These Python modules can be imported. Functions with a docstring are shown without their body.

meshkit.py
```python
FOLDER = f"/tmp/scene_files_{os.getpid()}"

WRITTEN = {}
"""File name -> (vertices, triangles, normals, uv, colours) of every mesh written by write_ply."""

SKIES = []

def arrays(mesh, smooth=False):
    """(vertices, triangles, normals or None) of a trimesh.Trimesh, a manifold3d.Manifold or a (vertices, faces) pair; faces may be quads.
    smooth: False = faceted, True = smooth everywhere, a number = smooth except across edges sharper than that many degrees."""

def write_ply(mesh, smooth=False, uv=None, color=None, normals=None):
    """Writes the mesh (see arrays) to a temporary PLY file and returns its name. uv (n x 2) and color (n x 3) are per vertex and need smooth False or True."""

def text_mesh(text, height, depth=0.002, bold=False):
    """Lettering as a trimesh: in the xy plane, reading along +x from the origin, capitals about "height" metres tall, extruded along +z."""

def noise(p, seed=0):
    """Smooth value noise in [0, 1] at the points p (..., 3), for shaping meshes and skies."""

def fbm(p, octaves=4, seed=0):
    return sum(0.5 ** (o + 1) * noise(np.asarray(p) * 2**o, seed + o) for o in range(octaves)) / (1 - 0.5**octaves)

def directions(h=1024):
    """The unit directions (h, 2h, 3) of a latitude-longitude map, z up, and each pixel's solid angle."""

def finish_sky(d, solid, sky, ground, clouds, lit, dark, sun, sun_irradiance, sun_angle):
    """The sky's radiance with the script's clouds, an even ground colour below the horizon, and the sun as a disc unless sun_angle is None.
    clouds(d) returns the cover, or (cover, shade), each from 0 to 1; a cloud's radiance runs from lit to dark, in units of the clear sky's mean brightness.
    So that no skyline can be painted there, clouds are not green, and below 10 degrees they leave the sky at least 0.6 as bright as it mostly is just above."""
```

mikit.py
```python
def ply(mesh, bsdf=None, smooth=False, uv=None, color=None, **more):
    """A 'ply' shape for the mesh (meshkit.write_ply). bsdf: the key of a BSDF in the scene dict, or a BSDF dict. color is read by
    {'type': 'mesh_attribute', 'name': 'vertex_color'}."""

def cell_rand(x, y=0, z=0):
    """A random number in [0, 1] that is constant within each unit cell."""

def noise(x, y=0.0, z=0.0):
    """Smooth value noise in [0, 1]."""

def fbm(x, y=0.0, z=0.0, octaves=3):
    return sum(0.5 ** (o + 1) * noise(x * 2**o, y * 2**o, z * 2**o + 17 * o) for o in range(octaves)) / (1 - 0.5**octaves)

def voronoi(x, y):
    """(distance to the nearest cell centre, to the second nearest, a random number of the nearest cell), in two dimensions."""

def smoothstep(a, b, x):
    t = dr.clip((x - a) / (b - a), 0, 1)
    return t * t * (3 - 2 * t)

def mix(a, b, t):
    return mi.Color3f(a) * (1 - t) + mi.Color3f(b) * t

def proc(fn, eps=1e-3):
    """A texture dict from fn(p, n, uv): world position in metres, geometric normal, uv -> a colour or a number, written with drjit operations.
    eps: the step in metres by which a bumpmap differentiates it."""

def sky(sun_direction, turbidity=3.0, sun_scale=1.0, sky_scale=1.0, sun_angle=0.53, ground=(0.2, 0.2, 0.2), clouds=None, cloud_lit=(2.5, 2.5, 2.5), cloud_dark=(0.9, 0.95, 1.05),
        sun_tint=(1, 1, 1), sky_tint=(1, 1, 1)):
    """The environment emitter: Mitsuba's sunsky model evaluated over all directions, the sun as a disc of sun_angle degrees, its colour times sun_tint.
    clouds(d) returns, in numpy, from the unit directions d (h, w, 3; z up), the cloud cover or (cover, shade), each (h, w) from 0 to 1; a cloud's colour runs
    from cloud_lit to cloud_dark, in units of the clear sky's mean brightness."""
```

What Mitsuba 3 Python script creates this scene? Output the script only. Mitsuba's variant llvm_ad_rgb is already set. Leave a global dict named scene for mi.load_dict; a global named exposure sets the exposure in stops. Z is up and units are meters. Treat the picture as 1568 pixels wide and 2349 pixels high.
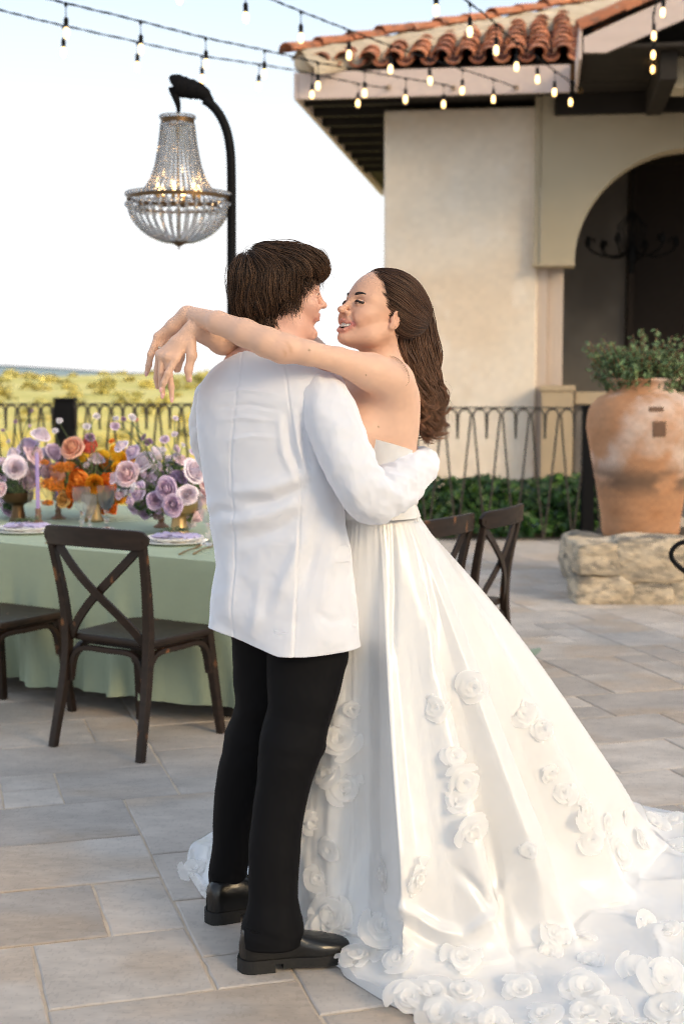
import math, random
import numpy as np, trimesh, manifold3d, shapely
import drjit as dr
import mitsuba as mi
import mikit, meshkit
from mikit import proc, fbm, noise, smoothstep, mix, voronoi, cell_rand
from scipy.ndimage import gaussian_filter1d
from scipy.interpolate import CubicSpline, PchipInterpolator
T = mi.ScalarTransform4f
scene, labels = {}, {}
rng = np.random.default_rng(7)

# ---------------------------------------------------------------- camera, sky, exposure
CAM_Z, TILT, FPX = 1.5, math.radians(5.52), 3262.0          # eye height, downward tilt, focal length in photo units
fwd = np.array([0, math.cos(TILT), -math.sin(TILT)])
scene['camera'] = {'type': 'thinlens', 'fov': 2 * math.degrees(math.atan(784 / FPX)), 'fov_axis': 'x',
                   'aperture_radius': 0.0066, 'focus_distance': 3.62, 'near_clip': 0.05, 'far_clip': 12000.0,
                   'to_world': T().look_at(origin=[0, 0, CAM_Z], target=[0, float(fwd[1]), CAM_Z + float(fwd[2])], up=[0, 0, 1])}
exposure = 3.2
SUN = np.array([0.62, -0.70, 0.41])


def cover(d):
    c = 1.0 - 0.62 * np.clip((d[..., 2] - .10) / .16, 0, 1) + 0.16 * (meshkit.fbm(d * [3, 3, 9], 4, 3) - .5)
    return np.clip(c, 0, 1), 0.25 * meshkit.fbm(d * [2, 2, 5], 3, 9)


scene['sky_light'] = mikit.sky(SUN, turbidity=4.0, sun_scale=0.175, sky_scale=1.0, sun_angle=20.0, clouds=cover, cloud_lit=(1.45, 1.44, 1.44), cloud_dark=(1.1, 1.12, 1.16),
                               sun_tint=(0.97, 0.91, 0.83), ground=(0.3, 0.27, 0.23))


def at(u, v, Y):
    """the point at depth Y seen at photo position (u, v), photo 1568 x 2349"""
    x, a = (u - 784) / FPX, (v - 1174.5) / FPX
    d = np.array([x, math.cos(TILT) - a * math.sin(TILT), -math.sin(TILT) - a * math.cos(TILT)])
    return np.array([0, 0, CAM_Z]) + d * (Y / d[1])


def atz(u, v, z):
    p = at(u, v, 1.0) - [0, 0, CAM_Z]
    return np.array([0, 0, CAM_Z]) + p * ((z - CAM_Z) / p[2])


# ---------------------------------------------------------------- helpers
def numbered(k):
    if k not in used:
        used.add(k)
        return k
    i = 1
    while f'{k}_{i:03d}' in used:
        i += 1
    used.add(f'{k}_{i:03d}')
    return f'{k}_{i:03d}'


used = set()


def put(name, mesh, bsdf, smooth=False, parent=None, label=None, cat=None, group=None, kind=None, **kw):
    k = numbered((parent + '__' if parent else '') + name)
    scene[k] = mesh if isinstance(mesh, dict) else mikit.ply(mesh, bsdf, smooth, **kw)
    tag(k, label, cat, group, kind)
    return k


def tag(k, label=None, cat=None, group=None, kind=None):
    d = {a: b for a, b in (('label', label), ('category', cat), ('group', group), ('kind', kind)) if b}
    if d:
        labels[k] = d


def thing(name, label, cat, group=None):
    k = numbered(name)
    tag(k, label, cat, group)
    return k


def toned(mesh, bsdf, tone, smooth=False, seed=None, **kw):
    """a shape whose constant uv carries its own tone and grain seed to the material"""
    v, f, n = meshkit.arrays(mesh, smooth)
    s = rng.random() if seed is None else seed
    path = meshkit.write_ply((v, f), False, np.tile([tone, s], (len(v), 1)), None, normals=n)
    return {'type': 'ply', 'filename': path, 'face_normals': n is None, 'bsdf': {'type': 'ref', 'id': bsdf}, **kw}


def cat_(ms):
    ms = [m if isinstance(m, trimesh.Trimesh) else trimesh.Trimesh(m[0], tri(m[1]), process=False) for m in ms]
    return trimesh.util.concatenate(ms)


def tri(f):
    f = np.asarray(f, int)
    return np.vstack([f[:, [0, 1, 2]], f[:, [0, 2, 3]]]) if f.shape[1] == 4 else f


def norm(a):
    a = np.asarray(a, float)
    return a / np.maximum(np.linalg.norm(a, axis=-1, keepdims=True), 1e-12)


def bevel_box(size, b=.004, centre=(0, 0, 0)):
    h = np.array(size) / 2
    pts = []
    for s in np.ndindex(2, 2, 2):
        c = (np.array(s) * 2 - 1) * h
        for k in range(3):
            q = c - np.sign(c) * b
            q[k] = c[k]
            pts.append(q)
    m = trimesh.convex.convex_hull(np.array(pts))
    m.apply_translation(centre)
    return m


def frame(o, x, y, z=None):
    """4x4 from origin and axes"""
    m = np.eye(4)
    x, y = np.asarray(x, float), np.asarray(y, float)
    m[:3, 0], m[:3, 1], m[:3, 2], m[:3, 3] = x, y, np.cross(x, y) if z is None else z, o
    return m


def moved(m, M):
    m = m.copy()
    m.apply_transform(M)
    return m


def tube(pts, r, n=8, caps=True, flat=None):
    """tube along points; r number or per point; flat=(axis vector, ratio) squashes the section"""
    p = np.asarray(pts, float)
    r = np.broadcast_to(r, (len(p),)).astype(float)
    t = norm(np.gradient(p, axis=0))
    a = np.zeros_like(p)
    ref = np.array([0, 0, 1.]) if abs(t[0][2]) < .9 else np.array([1., 0, 0])
    a0 = norm(np.cross(t[0], ref))
    for i in range(len(p)):
        a0 = norm(a0 - t[i] * (a0 @ t[i]))
        a[i] = a0
    b = np.cross(t, a)
    ang = np.arange(n) * 2 * np.pi / n
    v = p[:, None] + r[:, None, None] * (np.cos(ang)[None, :, None] * a[:, None] + np.sin(ang)[None, :, None] * b[:, None])
    if flat is not None:
        ax = norm(flat[0])
        dv = v - p[:, None]
        v = v - ax * ((dv @ ax) * (1 - flat[1]))[..., None]
    v = v.reshape(-1, 3)
    i, j = np.meshgrid(np.arange(len(p) - 1), np.arange(n), indexing='ij')
    q = np.stack([i * n + j, i * n + (j + 1) % n, (i + 1) * n + (j + 1) % n, (i + 1) * n + j], -1).reshape(-1, 4)
    f = tri(q)
    if caps:
        v = np.vstack([v, p[0], p[-1]])
        k = np.arange(n)
        f = np.vstack([f, np.stack([(k + 1) % n, k, k * 0 + len(v) - 2], 1), np.stack([k, (k + 1) % n, k * 0], 1) * [1, 1, 0] + [(len(p) - 1) * n, (len(p) - 1) * n, len(v) - 1]])
    m = trimesh.Trimesh(v, f, process=False)
    return m


def bar(pts, w, h, side):
    """rectangular bar along points; w along `side`, h across"""
    p = np.asarray(pts, float)
    t = norm(np.gradient(p, axis=0))
    s = norm(np.asarray(side, float) - t * (t @ np.asarray(side, float))[:, None])
    b = np.cross(t, s)
    w, h = np.broadcast_to(w, (len(p),))[:, None] / 2, np.broadcast_to(h, (len(p),))[:, None] / 2
    c = .22
    ring = [(1, 1 - c), (1 - c, 1), (c - 1, 1), (-1, 1 - c), (-1, c - 1), (c - 1, -1), (1 - c, -1), (1, c - 1)]
    m_ = np.minimum(w, h)
    v = np.stack([p + s * (np.sign(x) * w - (np.sign(x) * m_ * (1 - abs(x)))) + b * (np.sign(y) * h - np.sign(y) * m_ * (1 - abs(y))) for x, y in ring], 1)
    n = 8
    v = v.reshape(-1, 3)
    i, j = np.meshgrid(np.arange(len(p) - 1), np.arange(n), indexing='ij')
    q = np.stack([i * n + j, i * n + (j + 1) % n, (i + 1) * n + (j + 1) % n, (i + 1) * n + j], -1).reshape(-1, 4)
    k = np.arange(1, n - 1)
    e = (len(p) - 1) * n
    f = np.vstack([tri(q), np.stack([k * 0, k + 1, k], 1), np.stack([k * 0 + e, k + e, k + 1 + e], 1)])
    m = trimesh.Trimesh(v, f, process=False)
    if m.volume < 0:
        m.invert()
    return m


def lathe(prof, n=32, closed=False):
    """revolve (r, z) profile about z"""
    pr = np.asarray(prof, float)
    ang = np.arange(n) * 2 * np.pi / n
    v = np.stack([pr[:, None, 0] * np.cos(ang), pr[:, None, 0] * np.sin(ang), np.broadcast_to(pr[:, None, 1], (len(pr), n))], -1).reshape(-1, 3)
    i, j = np.meshgrid(np.arange(len(pr) - 1), np.arange(n), indexing='ij')
    q = np.stack([i * n + j, i * n + (j + 1) % n, (i + 1) * n + (j + 1) % n, (i + 1) * n + j], -1).reshape(-1, 4)
    return trimesh.Trimesh(v, tri(q), process=False)


def extrude(poly, depth, M=None):
    m = trimesh.creation.extrude_polygon(poly if hasattr(poly, 'area') else shapely.Polygon(poly), depth, engine='earcut')
    return moved(m, M) if M is not None else m


def spline(pts, n, closed=False):
    p = np.asarray(pts, float)
    d = np.r_[0, np.cumsum(np.linalg.norm(np.diff(p, axis=0), axis=1) ** .5)]
    return CubicSpline(d, p)(np.linspace(0, d[-1], n))


def sheet(P, flip=False):
    """grid of points (a, b, 3) as a surface"""
    a, b = P.shape[:2]
    i, j = np.meshgrid(np.arange(a - 1), np.arange(b - 1), indexing='ij')
    k = i * b + j
    q = np.stack([k, k + 1, k + b + 1, k + b], -1).reshape(-1, 4)
    m = trimesh.Trimesh(P.reshape(-1, 3), tri(q[:, ::-1] if flip else q), process=False)
    return m


# ---------------------------------------------------------------- materials
def rgb(*c):
    return {'type': 'rgb', 'value': list(c)}


def prin(key, color, rough=.6, two=True, bump=None, bscale=.002, **kw):
    b = {'type': 'principled', 'base_color': color if isinstance(color, dict) else rgb(*color), 'roughness': rough, **kw}
    if bump is not None:
        b = {'type': 'bumpmap', 'arbitrary': bump if isinstance(bump, dict) else proc(bump, 2e-3), 'scale': bscale, 'bsdf': b}
    scene[key] = {'type': 'twosided', 'bsdf': b} if two else b


def paver_col(p, n, uv):
    s = uv.y * 37
    f1 = fbm(p.x * 5 + s, p.y * 9 + s, uv.y * 9, 4)
    f2 = fbm(p.x * 26 + s * 3, p.y * 60, 3.3, 3)
    warm = smoothstep(.5, .75, fbm(p.x * 3 + s * 2, p.y * 4, 8.1, 3))
    c = mix((.36, .322, .288), (.50, .447, .395), uv.x)
    c = c * (0.72 + 0.55 * f1) * (0.9 + .22 * f2)
    c = mix(c, mi.Color3f(.42, .31, .21) * (.7 + .5 * f2), warm * .45)
    pit = smoothstep(.70, .80, noise(p.x * 130 + s, p.y * 75, 1.0))
    return c * (1 - .07 * pit)


prin('paver_stone', proc(paver_col), .62, bump=lambda p, n, uv: fbm(p.x * 22 + uv.y * 40, p.y * 40, 0., 3) + .08 * noise(p.x * 120, p.y * 90), bscale=.0022, specular=.4)
prin('grout', proc(lambda p, n, uv: mix((.42, .345, .265), (.54, .45, .35), fbm(p.x * 30, p.y * 30, 0., 3))), .9)


def plaster(p, n, uv):
    q = p.x + p.y * .6
    a = fbm(q * 1.3, p.z * 1.3, 2.2, 4)
    b = fbm(q * 5, p.z * 3, 7.7, 3)
    c = mix((.74, .615, .48), (.80, .71, .595), smoothstep(.3, .7, a))
    c = mix(c, (.83, .75, .65), smoothstep(.52, .72, b) * .6)
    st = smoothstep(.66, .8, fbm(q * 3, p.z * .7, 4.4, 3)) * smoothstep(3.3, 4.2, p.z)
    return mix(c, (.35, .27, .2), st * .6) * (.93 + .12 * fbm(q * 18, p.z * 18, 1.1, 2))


prin('plaster', proc(plaster), .9, bump=lambda p, n, uv: fbm((p.x + p.y) * 9, p.z * 9, p.y, 3), bscale=.006)
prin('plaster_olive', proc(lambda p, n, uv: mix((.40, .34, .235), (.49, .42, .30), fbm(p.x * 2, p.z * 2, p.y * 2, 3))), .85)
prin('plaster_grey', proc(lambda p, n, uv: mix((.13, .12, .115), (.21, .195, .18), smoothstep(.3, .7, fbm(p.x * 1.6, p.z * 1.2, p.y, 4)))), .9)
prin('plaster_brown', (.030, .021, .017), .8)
prin('pillar_paint', proc(lambda p, n, uv: mix((.52, .43, .36), (.60, .50, .43), fbm(p.x * 6, p.z * 2, p.y, 3))), .8)
prin('rail_stone', (.44, .34, .22), .75)
prin('fascia_paint', proc(lambda p, n, uv: mix((.56, .45, .40), (.66, .54, .49), fbm(p.x * 1.2, p.z * 14, p.y * 1.5, 3))), .6)
prin('dark_wood', proc(lambda p, n, uv: mix((.010, .008, .006), (.026, .019, .014), fbm(p.x * 4, p.y * 20, p.z * 4, 2))), .8)


def tile_col(p, n, uv):
    a = fbm(p.x * 9 + uv.y * 50, p.y * 9, p.z * 9, 3)
    c = mix((.26, .085, .045), (.55, .21, .10), uv.x)
    c = mix(c, (.10, .055, .045), smoothstep(.5, .75, a) * .75)
    return mix(c, (.5, .38, .27), smoothstep(.62, .8, fbm(p.x * 22, p.y * 22, p.z * 22 + uv.y * 9, 2)) * .5)


prin('roof_tile', proc(tile_col), .8)
prin('mortar', proc(lambda p, n, uv: mix((.40, .32, .22), (.66, .56, .42), fbm(p.x * 5, p.y * 5, p.z * 9, 4))), .95)
prin('black_metal', (.006, .006, .007), .6, specular=.1)
prin('rail_metal', (.035, .028, .022), .55)


def pot_col(p, n, uv):
    w = smoothstep(.42, .66, fbm(p.x * 4, p.y * 4, p.z * 2.6, 4)) * smoothstep(.70, .95, p.z)
    c = mix((.40, .185, .085), (.50, .27, .15), fbm(p.x * 7, p.y * 7, p.z * 9, 3))
    c = mix(c, (.62, .50, .43), w * .8)
    band = smoothstep(.16, .0, dr.abs(p.z - .78)) * smoothstep(.30, .55, fbm(p.x * 5 + 3, p.y * 5, p.z * 8, 3))
    c = mix(c, (.12, .075, .05), band * .85)
    return c * (.86 + .26 * fbm(p.x * 40, p.y * 40, p.z * 40, 2))


prin('terracotta', proc(pot_col), .85, bump=lambda p, n, uv: fbm(p.x * 30, p.y * 30, p.z * 60, 3), bscale=.002)
prin('pot_mark', (.15, .085, .055), .9)


def stone_col(p, n, uv):
    a = fbm(p.x * 5 + uv.y * 30, p.y * 5, p.z * 5, 4)
    c = mix((.43, .33, .21), (.62, .53, .41), a)
    dark = smoothstep(.40, .58, fbm(p.x * 7, p.y * 7, p.z * 16 + uv.y * 20, 4)) * smoothstep(-.55, .75, n.z + .35 * a)
    return mix(c, (.085, .08, .075), dark * .8) * (.8 + .35 * fbm(p.x * 45, p.y * 45, p.z * 45, 2))


prin('wall_stone', proc(stone_col), .95, bump=lambda p, n, uv: fbm(p.x * 22, p.y * 22, p.z * 22, 4), bscale=.03)
prin('soil', (.06, .045, .03), 1.)


def cloth_col(p, n, uv):
    return mix((.25, .305, .215), (.285, .345, .25), fbm(p.x * 3, p.y * 3, p.z * 3, 3)) * (.95 + .1 * noise(p.x * 300, p.y * 300, p.z * 300))


prin('table_linen', proc(cloth_col), .75, sheen=.3)


def wood_col(p, n, uv):
    g = fbm(p.x * 14, p.y * 14, p.z * 45, 3)
    c = mix((.008, .005, .0035), (.028, .015, .009), g)
    return mix(c, (.22, .09, .03), smoothstep(.70, .80, fbm(p.x * 19 + 4, p.y * 19, p.z * 10, 3)) * .7)


prin('chair_wood', proc(wood_col), .45, specular=.32)
prin('brass', (.42, .27, .11), .35, metallic=.9)
prin('bronze', (.11, .065, .03), .4, metallic=.8)
prin('gold_ceramic', (.40, .27, .12), .35, metallic=.75)
scene['crystal'] = {'type': 'dielectric', 'int_ior': 1.55}
prin('bead_face', (.50, .50, .53), .12, specular=.9)
scene['bead_crystal'] = {'type': 'blendbsdf', 'weight': .22, 'bsdf_0': {'type': 'dielectric', 'int_ior': 1.6}, 'bsdf_1': {'type': 'ref', 'id': 'bead_face'}}
scene['goblet_glass'] = {'type': 'blendbsdf', 'weight': .13, 'bsdf_0': {'type': 'thindielectric', 'int_ior': 1.5}, 'bsdf_1': {'type': 'ref', 'id': 'bead_face'}}
scene['glass'] = {'type': 'thindielectric', 'int_ior': 1.5}
prin('china', (.80, .79, .76), .15, specular=.6)
prin('lavender_linen', (.52, .46, .66), .8)
prin('candle_wax', (.42, .30, .62), .5)
prin('turned_wood', (.20, .10, .05), .45)
scene['petal'] = {'type': 'twosided', 'bsdf': {'type': 'principled', 'base_color': {'type': 'mesh_attribute', 'name': 'vertex_color'}, 'roughness': .65, 'sheen': .3}}
scene['leaf'] = {'type': 'twosided', 'bsdf': {'type': 'principled', 'base_color': {'type': 'mesh_attribute', 'name': 'vertex_color'}, 'roughness': .5}}
prin('water', (.28, .45, .52), .15)
# ================================================================ setting: land, terrace
def land():
    ys = np.r_[np.linspace(15.9, 60, 20), np.linspace(64, 420, 110), np.geomspace(430, 5200, 30)]
    xs = np.linspace(-1, 1, 160)
    X = xs[None] * (40 + ys[:, None] * .8)
    Y = np.broadcast_to(ys[:, None], X.shape)
    prof = np.interp(ys, [15.9, 17, 30, 60, 110, 200, 330, 420, 700, 5200], [-.4, -1.6, -4, -5.2, -5.6, -3.4, 1.0, -1, -30, -60])
    Z = prof[:, None] + (meshkit.fbm(np.stack([X * .012, Y * .012, X * 0], -1), 3, 4) - .5) * np.interp(ys, [16, 60, 330], [.2, .8, 3.2])[:, None]
    Z = Z + np.where((Y > 150) & (Y < 420), (X < -60) * np.clip((-60 - X) * -.03, -4, 0), 0)
    return sheet(np.stack([X, Y, Z], -1), True), (xs, ys, Z)


def land_col(p, n, uv):
    d = smoothstep(80, 240, p.y)
    a = fbm(p.x * .22, p.y * .12, 1., 4)
    near = mix((.58, .42, .07), (.47, .41, .12), smoothstep(.35, .7, a))
    far = mix((.38, .35, .11), (.48, .43, .17), smoothstep(.3, .7, fbm(p.x * .1, p.y * .06, 5., 4)))
    return mix(near, far, d)


prin('meadow', proc(land_col), .95)
_lm, _lg = land()
put('meadow_hill', _lm, 'meadow', True, label='sunlit yellow green meadow hill beyond the railing', kind='structure')


def far_hill():
    xs = np.linspace(-2600, 400, 90)
    zt = np.interp(xs, [-2600, -1700, -900, -620, -300, 400], [45, 30, 24, 6, -10, -30]) + 6 * meshkit.fbm(np.stack([xs * .004, xs * 0, xs * 0], -1), 3, 5)
    rows = [np.stack([xs, xs * 0 + y, zt * k - 55 * (1 - k)], -1) for y, k in ((3000, 0), (3300, .55), (3600, .9), (3900, 1), (4600, .3))]
    return sheet(np.array(rows), True)


prin('far_hill_haze_tint', (.20, .26, .27), .95)  # distance haze is put into this bluish colour, no air is built
put('far_hill', far_hill(), 'far_hill_haze_tint', True, label='hill far off at the left horizon, blue haze put into its colour', kind='structure')


def bushes():
    """clumps of leaf faces on the hillside"""
    out, col = [], []
    r = np.random.default_rng(3)
    for _ in range(330):
        y = r.uniform(110, 345)
        x = r.uniform(-.36, .12) * y
        z = np.interp(y, [60, 110, 200, 330], [-5.2, -5.6, -3.4, 1.0])
        s = r.uniform(.5, 1.5) * (.6 + y / 400)
        n = 46
        c = norm(r.normal(size=(n, 3))) * r.uniform(.5, 1, (n, 1)) * [s, s, s * .55] + [x, y, z + s * .25]
        d1 = norm(r.normal(size=(n, 3))) * s * .38
        d2 = norm(np.cross(d1, r.normal(size=(n, 3)))) * s * .3
        v = np.stack([c - d1, c + d2, c + d1, c - d2], 1).reshape(-1, 3)
        out.append((v, np.arange(4 * n).reshape(-1, 4)))
        base = np.array([.43, .39, .13]) * r.uniform(.8, 1.35) + np.array([.12, .07, 0]) * r.random()
        col.append(np.repeat(base * r.uniform(.7, 1.3, (n, 1)), 4, 0))
    return cat_(out), np.vstack(col)


_b, _c = bushes()
put('hillside_bushes', _b, 'leaf', False, color=_c, label='low green bushes scattered over the yellow hillside', kind='stuff')

# terrace: pavers as parts
PAV = math.radians(16.6)
PE1, PE2 = np.array([math.cos(PAV), math.sin(PAV), 0]), np.array([-math.sin(PAV), math.cos(PAV), 0])
put('terrace', (np.array([[-14, -2, -.005], [14, -2, -.005], [14, 16.0, -.005], [-14, 16.0, -.005]]), np.array([[0, 1, 2, 3]])), 'grout', label='paved stone terrace with pale grout joints', kind='structure')


def pavers():
    m, g = .205, .007
    N = 100
    free = np.ones((N, N), bool)
    r = np.random.default_rng(21)
    o = np.array([-7.5, -.5, 0])
    sizes, w = [(3, 2), (2, 3), (2, 2), (2, 1), (1, 2), (1, 1)], np.array([.36, .16, .25, .11, .06, .06])
    n = 0
    for j in range(N):
        for i in range(N):
            if not free[i, j]:
                continue
            for k in r.choice(6, 6, False, w):
                a, b = sizes[k]
                if i + a <= N and j + b <= N and free[i:i + a, j:j + b].all():
                    break
            else:
                a = b = 1
            free[i:i + a, j:j + b] = False
            c = o + PE1 * (i + a / 2) * m + PE2 * (j + b / 2) * m
            if not (2.75 < c[1] < 12.9) or abs(c[0]) > .245 * c[1] + .45:
                continue
            hx, hy = a * m / 2 - g / 2, b * m / 2 - g / 2
            ang = []
            k = 4 if c[1] < 6 else 2
            for e in range(4):
                s0 = np.array([(-hx, -hy), (hx, -hy), (hx, hy), (-hx, hy)][e])
                s1 = np.array([(-hx, -hy), (hx, -hy), (hx, hy), (-hx, hy)][(e + 1) % 4])
                for q in range(k):
                    ang.append(s0 + (s1 - s0) * q / k)
            P = np.array(ang)
            P = P + r.normal(0, .0016, P.shape)
            ins = P * (1 - .005 / np.array([hx, hy]))
            dz = r.normal(0, .0006)
            rings = np.stack([np.c_[P, np.full(len(P), -.012)], np.c_[P, np.full(len(P), dz - .0028)], np.c_[ins, np.full(len(P), dz)]])
            L = len(P)
            V = np.vstack([rings.reshape(-1, 3), [[0, 0, dz]]])
            I = np.arange(L)
            F = np.vstack([tri(np.stack([l * L + I, l * L + (I + 1) % L, (l + 1) * L + (I + 1) % L, (l + 1) * L + I], 1)) for l in (0, 1)] + [np.stack([2 * L + I, 2 * L + (I + 1) % L, I * 0 + 3 * L], 1)])
            V = V[:, :1] * PE1 + V[:, 1:2] * PE2 + [0, 0, 1] * V[:, 2:] + c
            put('paver', toned((V, F), 'paver_stone', float(np.clip(r.normal(.5, .33), 0, 1)), seed=r.random()), None, parent='terrace')
            n += 1
    return n


N_PAV = pavers()

# ================================================================ building
B8 = math.radians(8)
E, Bk, UP = np.array([math.cos(B8), -math.sin(B8), 0]), np.array([math.sin(B8), math.cos(B8), 0]), np.array([0, 0, 1.])
P0 = at(685, 228, 15.0)
Z0 = P0[2]
ZF = at(683, 166, 15.0)[2]


def s_at(u, d):
    """distance along the facade at which the plane d metres behind the fascia is seen at photo column u"""
    o = P0 + Bk * d
    k = (u - 784) / FPX
    # x = k * depth along the view axis, close to y / cos(tilt)
    g = 1 / (math.cos(TILT)) * 1.0
    z = 3.0
    dep = lambda q: (q - [0, 0, CAM_Z]) @ fwd
    a, b = o[0] - k * dep(np.array([o[0], o[1], z])), E[0] - k * (E @ fwd)
    return -a / b


def bb(s0, s1, d0, d1, z0, z1, b=.006):
    """bevelled box in facade axes: s along, d back, z up"""
    m = bevel_box((s1 - s0, d1 - d0, z1 - z0), b, ((s0 + s1) / 2, (d0 + d1) / 2, (z0 + z1) / 2))
    return moved(m, frame([P0[0], P0[1], 0], E, Bk, UP))


def bpt(s, d, z):
    return np.array([P0[0], P0[1], 0]) + E * s + Bk * d + UP * z


bld = thing('stucco_building', 'cream stucco building with terracotta tile roof and dark arched porch', 'building')
SR = s_at(1302, 0)
SW0, SW1 = s_at(880, .8), s_at(1229, .8)
put('wall', bb(SW0, SW1 + .02, .8, 7, -.3, Z0 + .02, .02), 'plaster', parent=bld, label='sunlit cream plaster wall')
put('fascia', bb(0, SR, -.02, .03, Z0, ZF), 'fascia_paint', parent=bld)
put('fascia', bb(-.05, -.003, -.02, 8, Z0, ZF), 'fascia_paint', parent=bld)
put('soffit', bb(0, SR + 3, .03, 8, Z0 + .09, Z0 + .13), 'dark_wood', parent=bld)
for i in range(9):
    put('rafter', bb(.0, SW0 + .3, .35 + i * .62, .43 + i * .62, Z0 - .0, Z0 + .09), 'dark_wood', parent=bld)
# roof of the main wing
PIT = math.radians(20.8)
roof = put('roof', sheet(np.array([[bpt(0, 0, ZF + .01), bpt(SR + 3.5, 0, ZF + .01)], [bpt(4.5, 4.5, ZF + .01 + 4.5 * math.tan(PIT)), bpt(SR + 3.5, 4.5, ZF + .01 + 4.5 * math.tan(PIT))]])), 'dark_wood', parent=bld)
put('left_slope', sheet(np.array([[bpt(0, 0, ZF + .01), bpt(4.5, 4.5, ZF + .01 + 4.5 * math.tan(PIT))], [bpt(0, 8, ZF + .01), bpt(4.5, 8, ZF + .01 + 4.5 * math.tan(PIT))]])), 'roof_tile', parent=roof, uv=np.tile([.4, .3], (4, 1)))


def barrel(L, r0, r1, up=True, t=.016, n=9):
    """a half-round clay tile along +x (r0 at x=0), convex up or down"""
    a = np.linspace(0, np.pi, n)
    rings = []
    for x, r in ((0, r0), (L, r1)):
        for rr in (r, r - t):
            c = np.stack([np.full(n, x), rr * np.cos(a), rr * np.sin(a) * .8], -1)
            rings.append(c)
    V = np.array(rings).reshape(-1, 3)
    F = []
    o0, i0, o1, i1 = 0, n, 2 * n, 3 * n
    for k in range(n - 1):
        F += [[o0 + k, o0 + k + 1, o1 + k + 1, o1 + k], [i0 + k, i1 + k, i1 + k + 1, i0 + k + 1], [o0 + k, i0 + k, i0 + k + 1, o0 + k + 1], [o1 + k, o1 + k + 1, i1 + k + 1, i1 + k]]
    if not up:
        V[:, 2] *= -1
        F = [f[::-1] for f in F]
    m = trimesh.Trimesh(V, tri(F), process=False)
    return m


def lay(m, o, x, upv, roll=0):
    x = norm(x)
    y = norm(np.cross(upv, x))
    return moved(m, frame(o, x, y))


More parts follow.
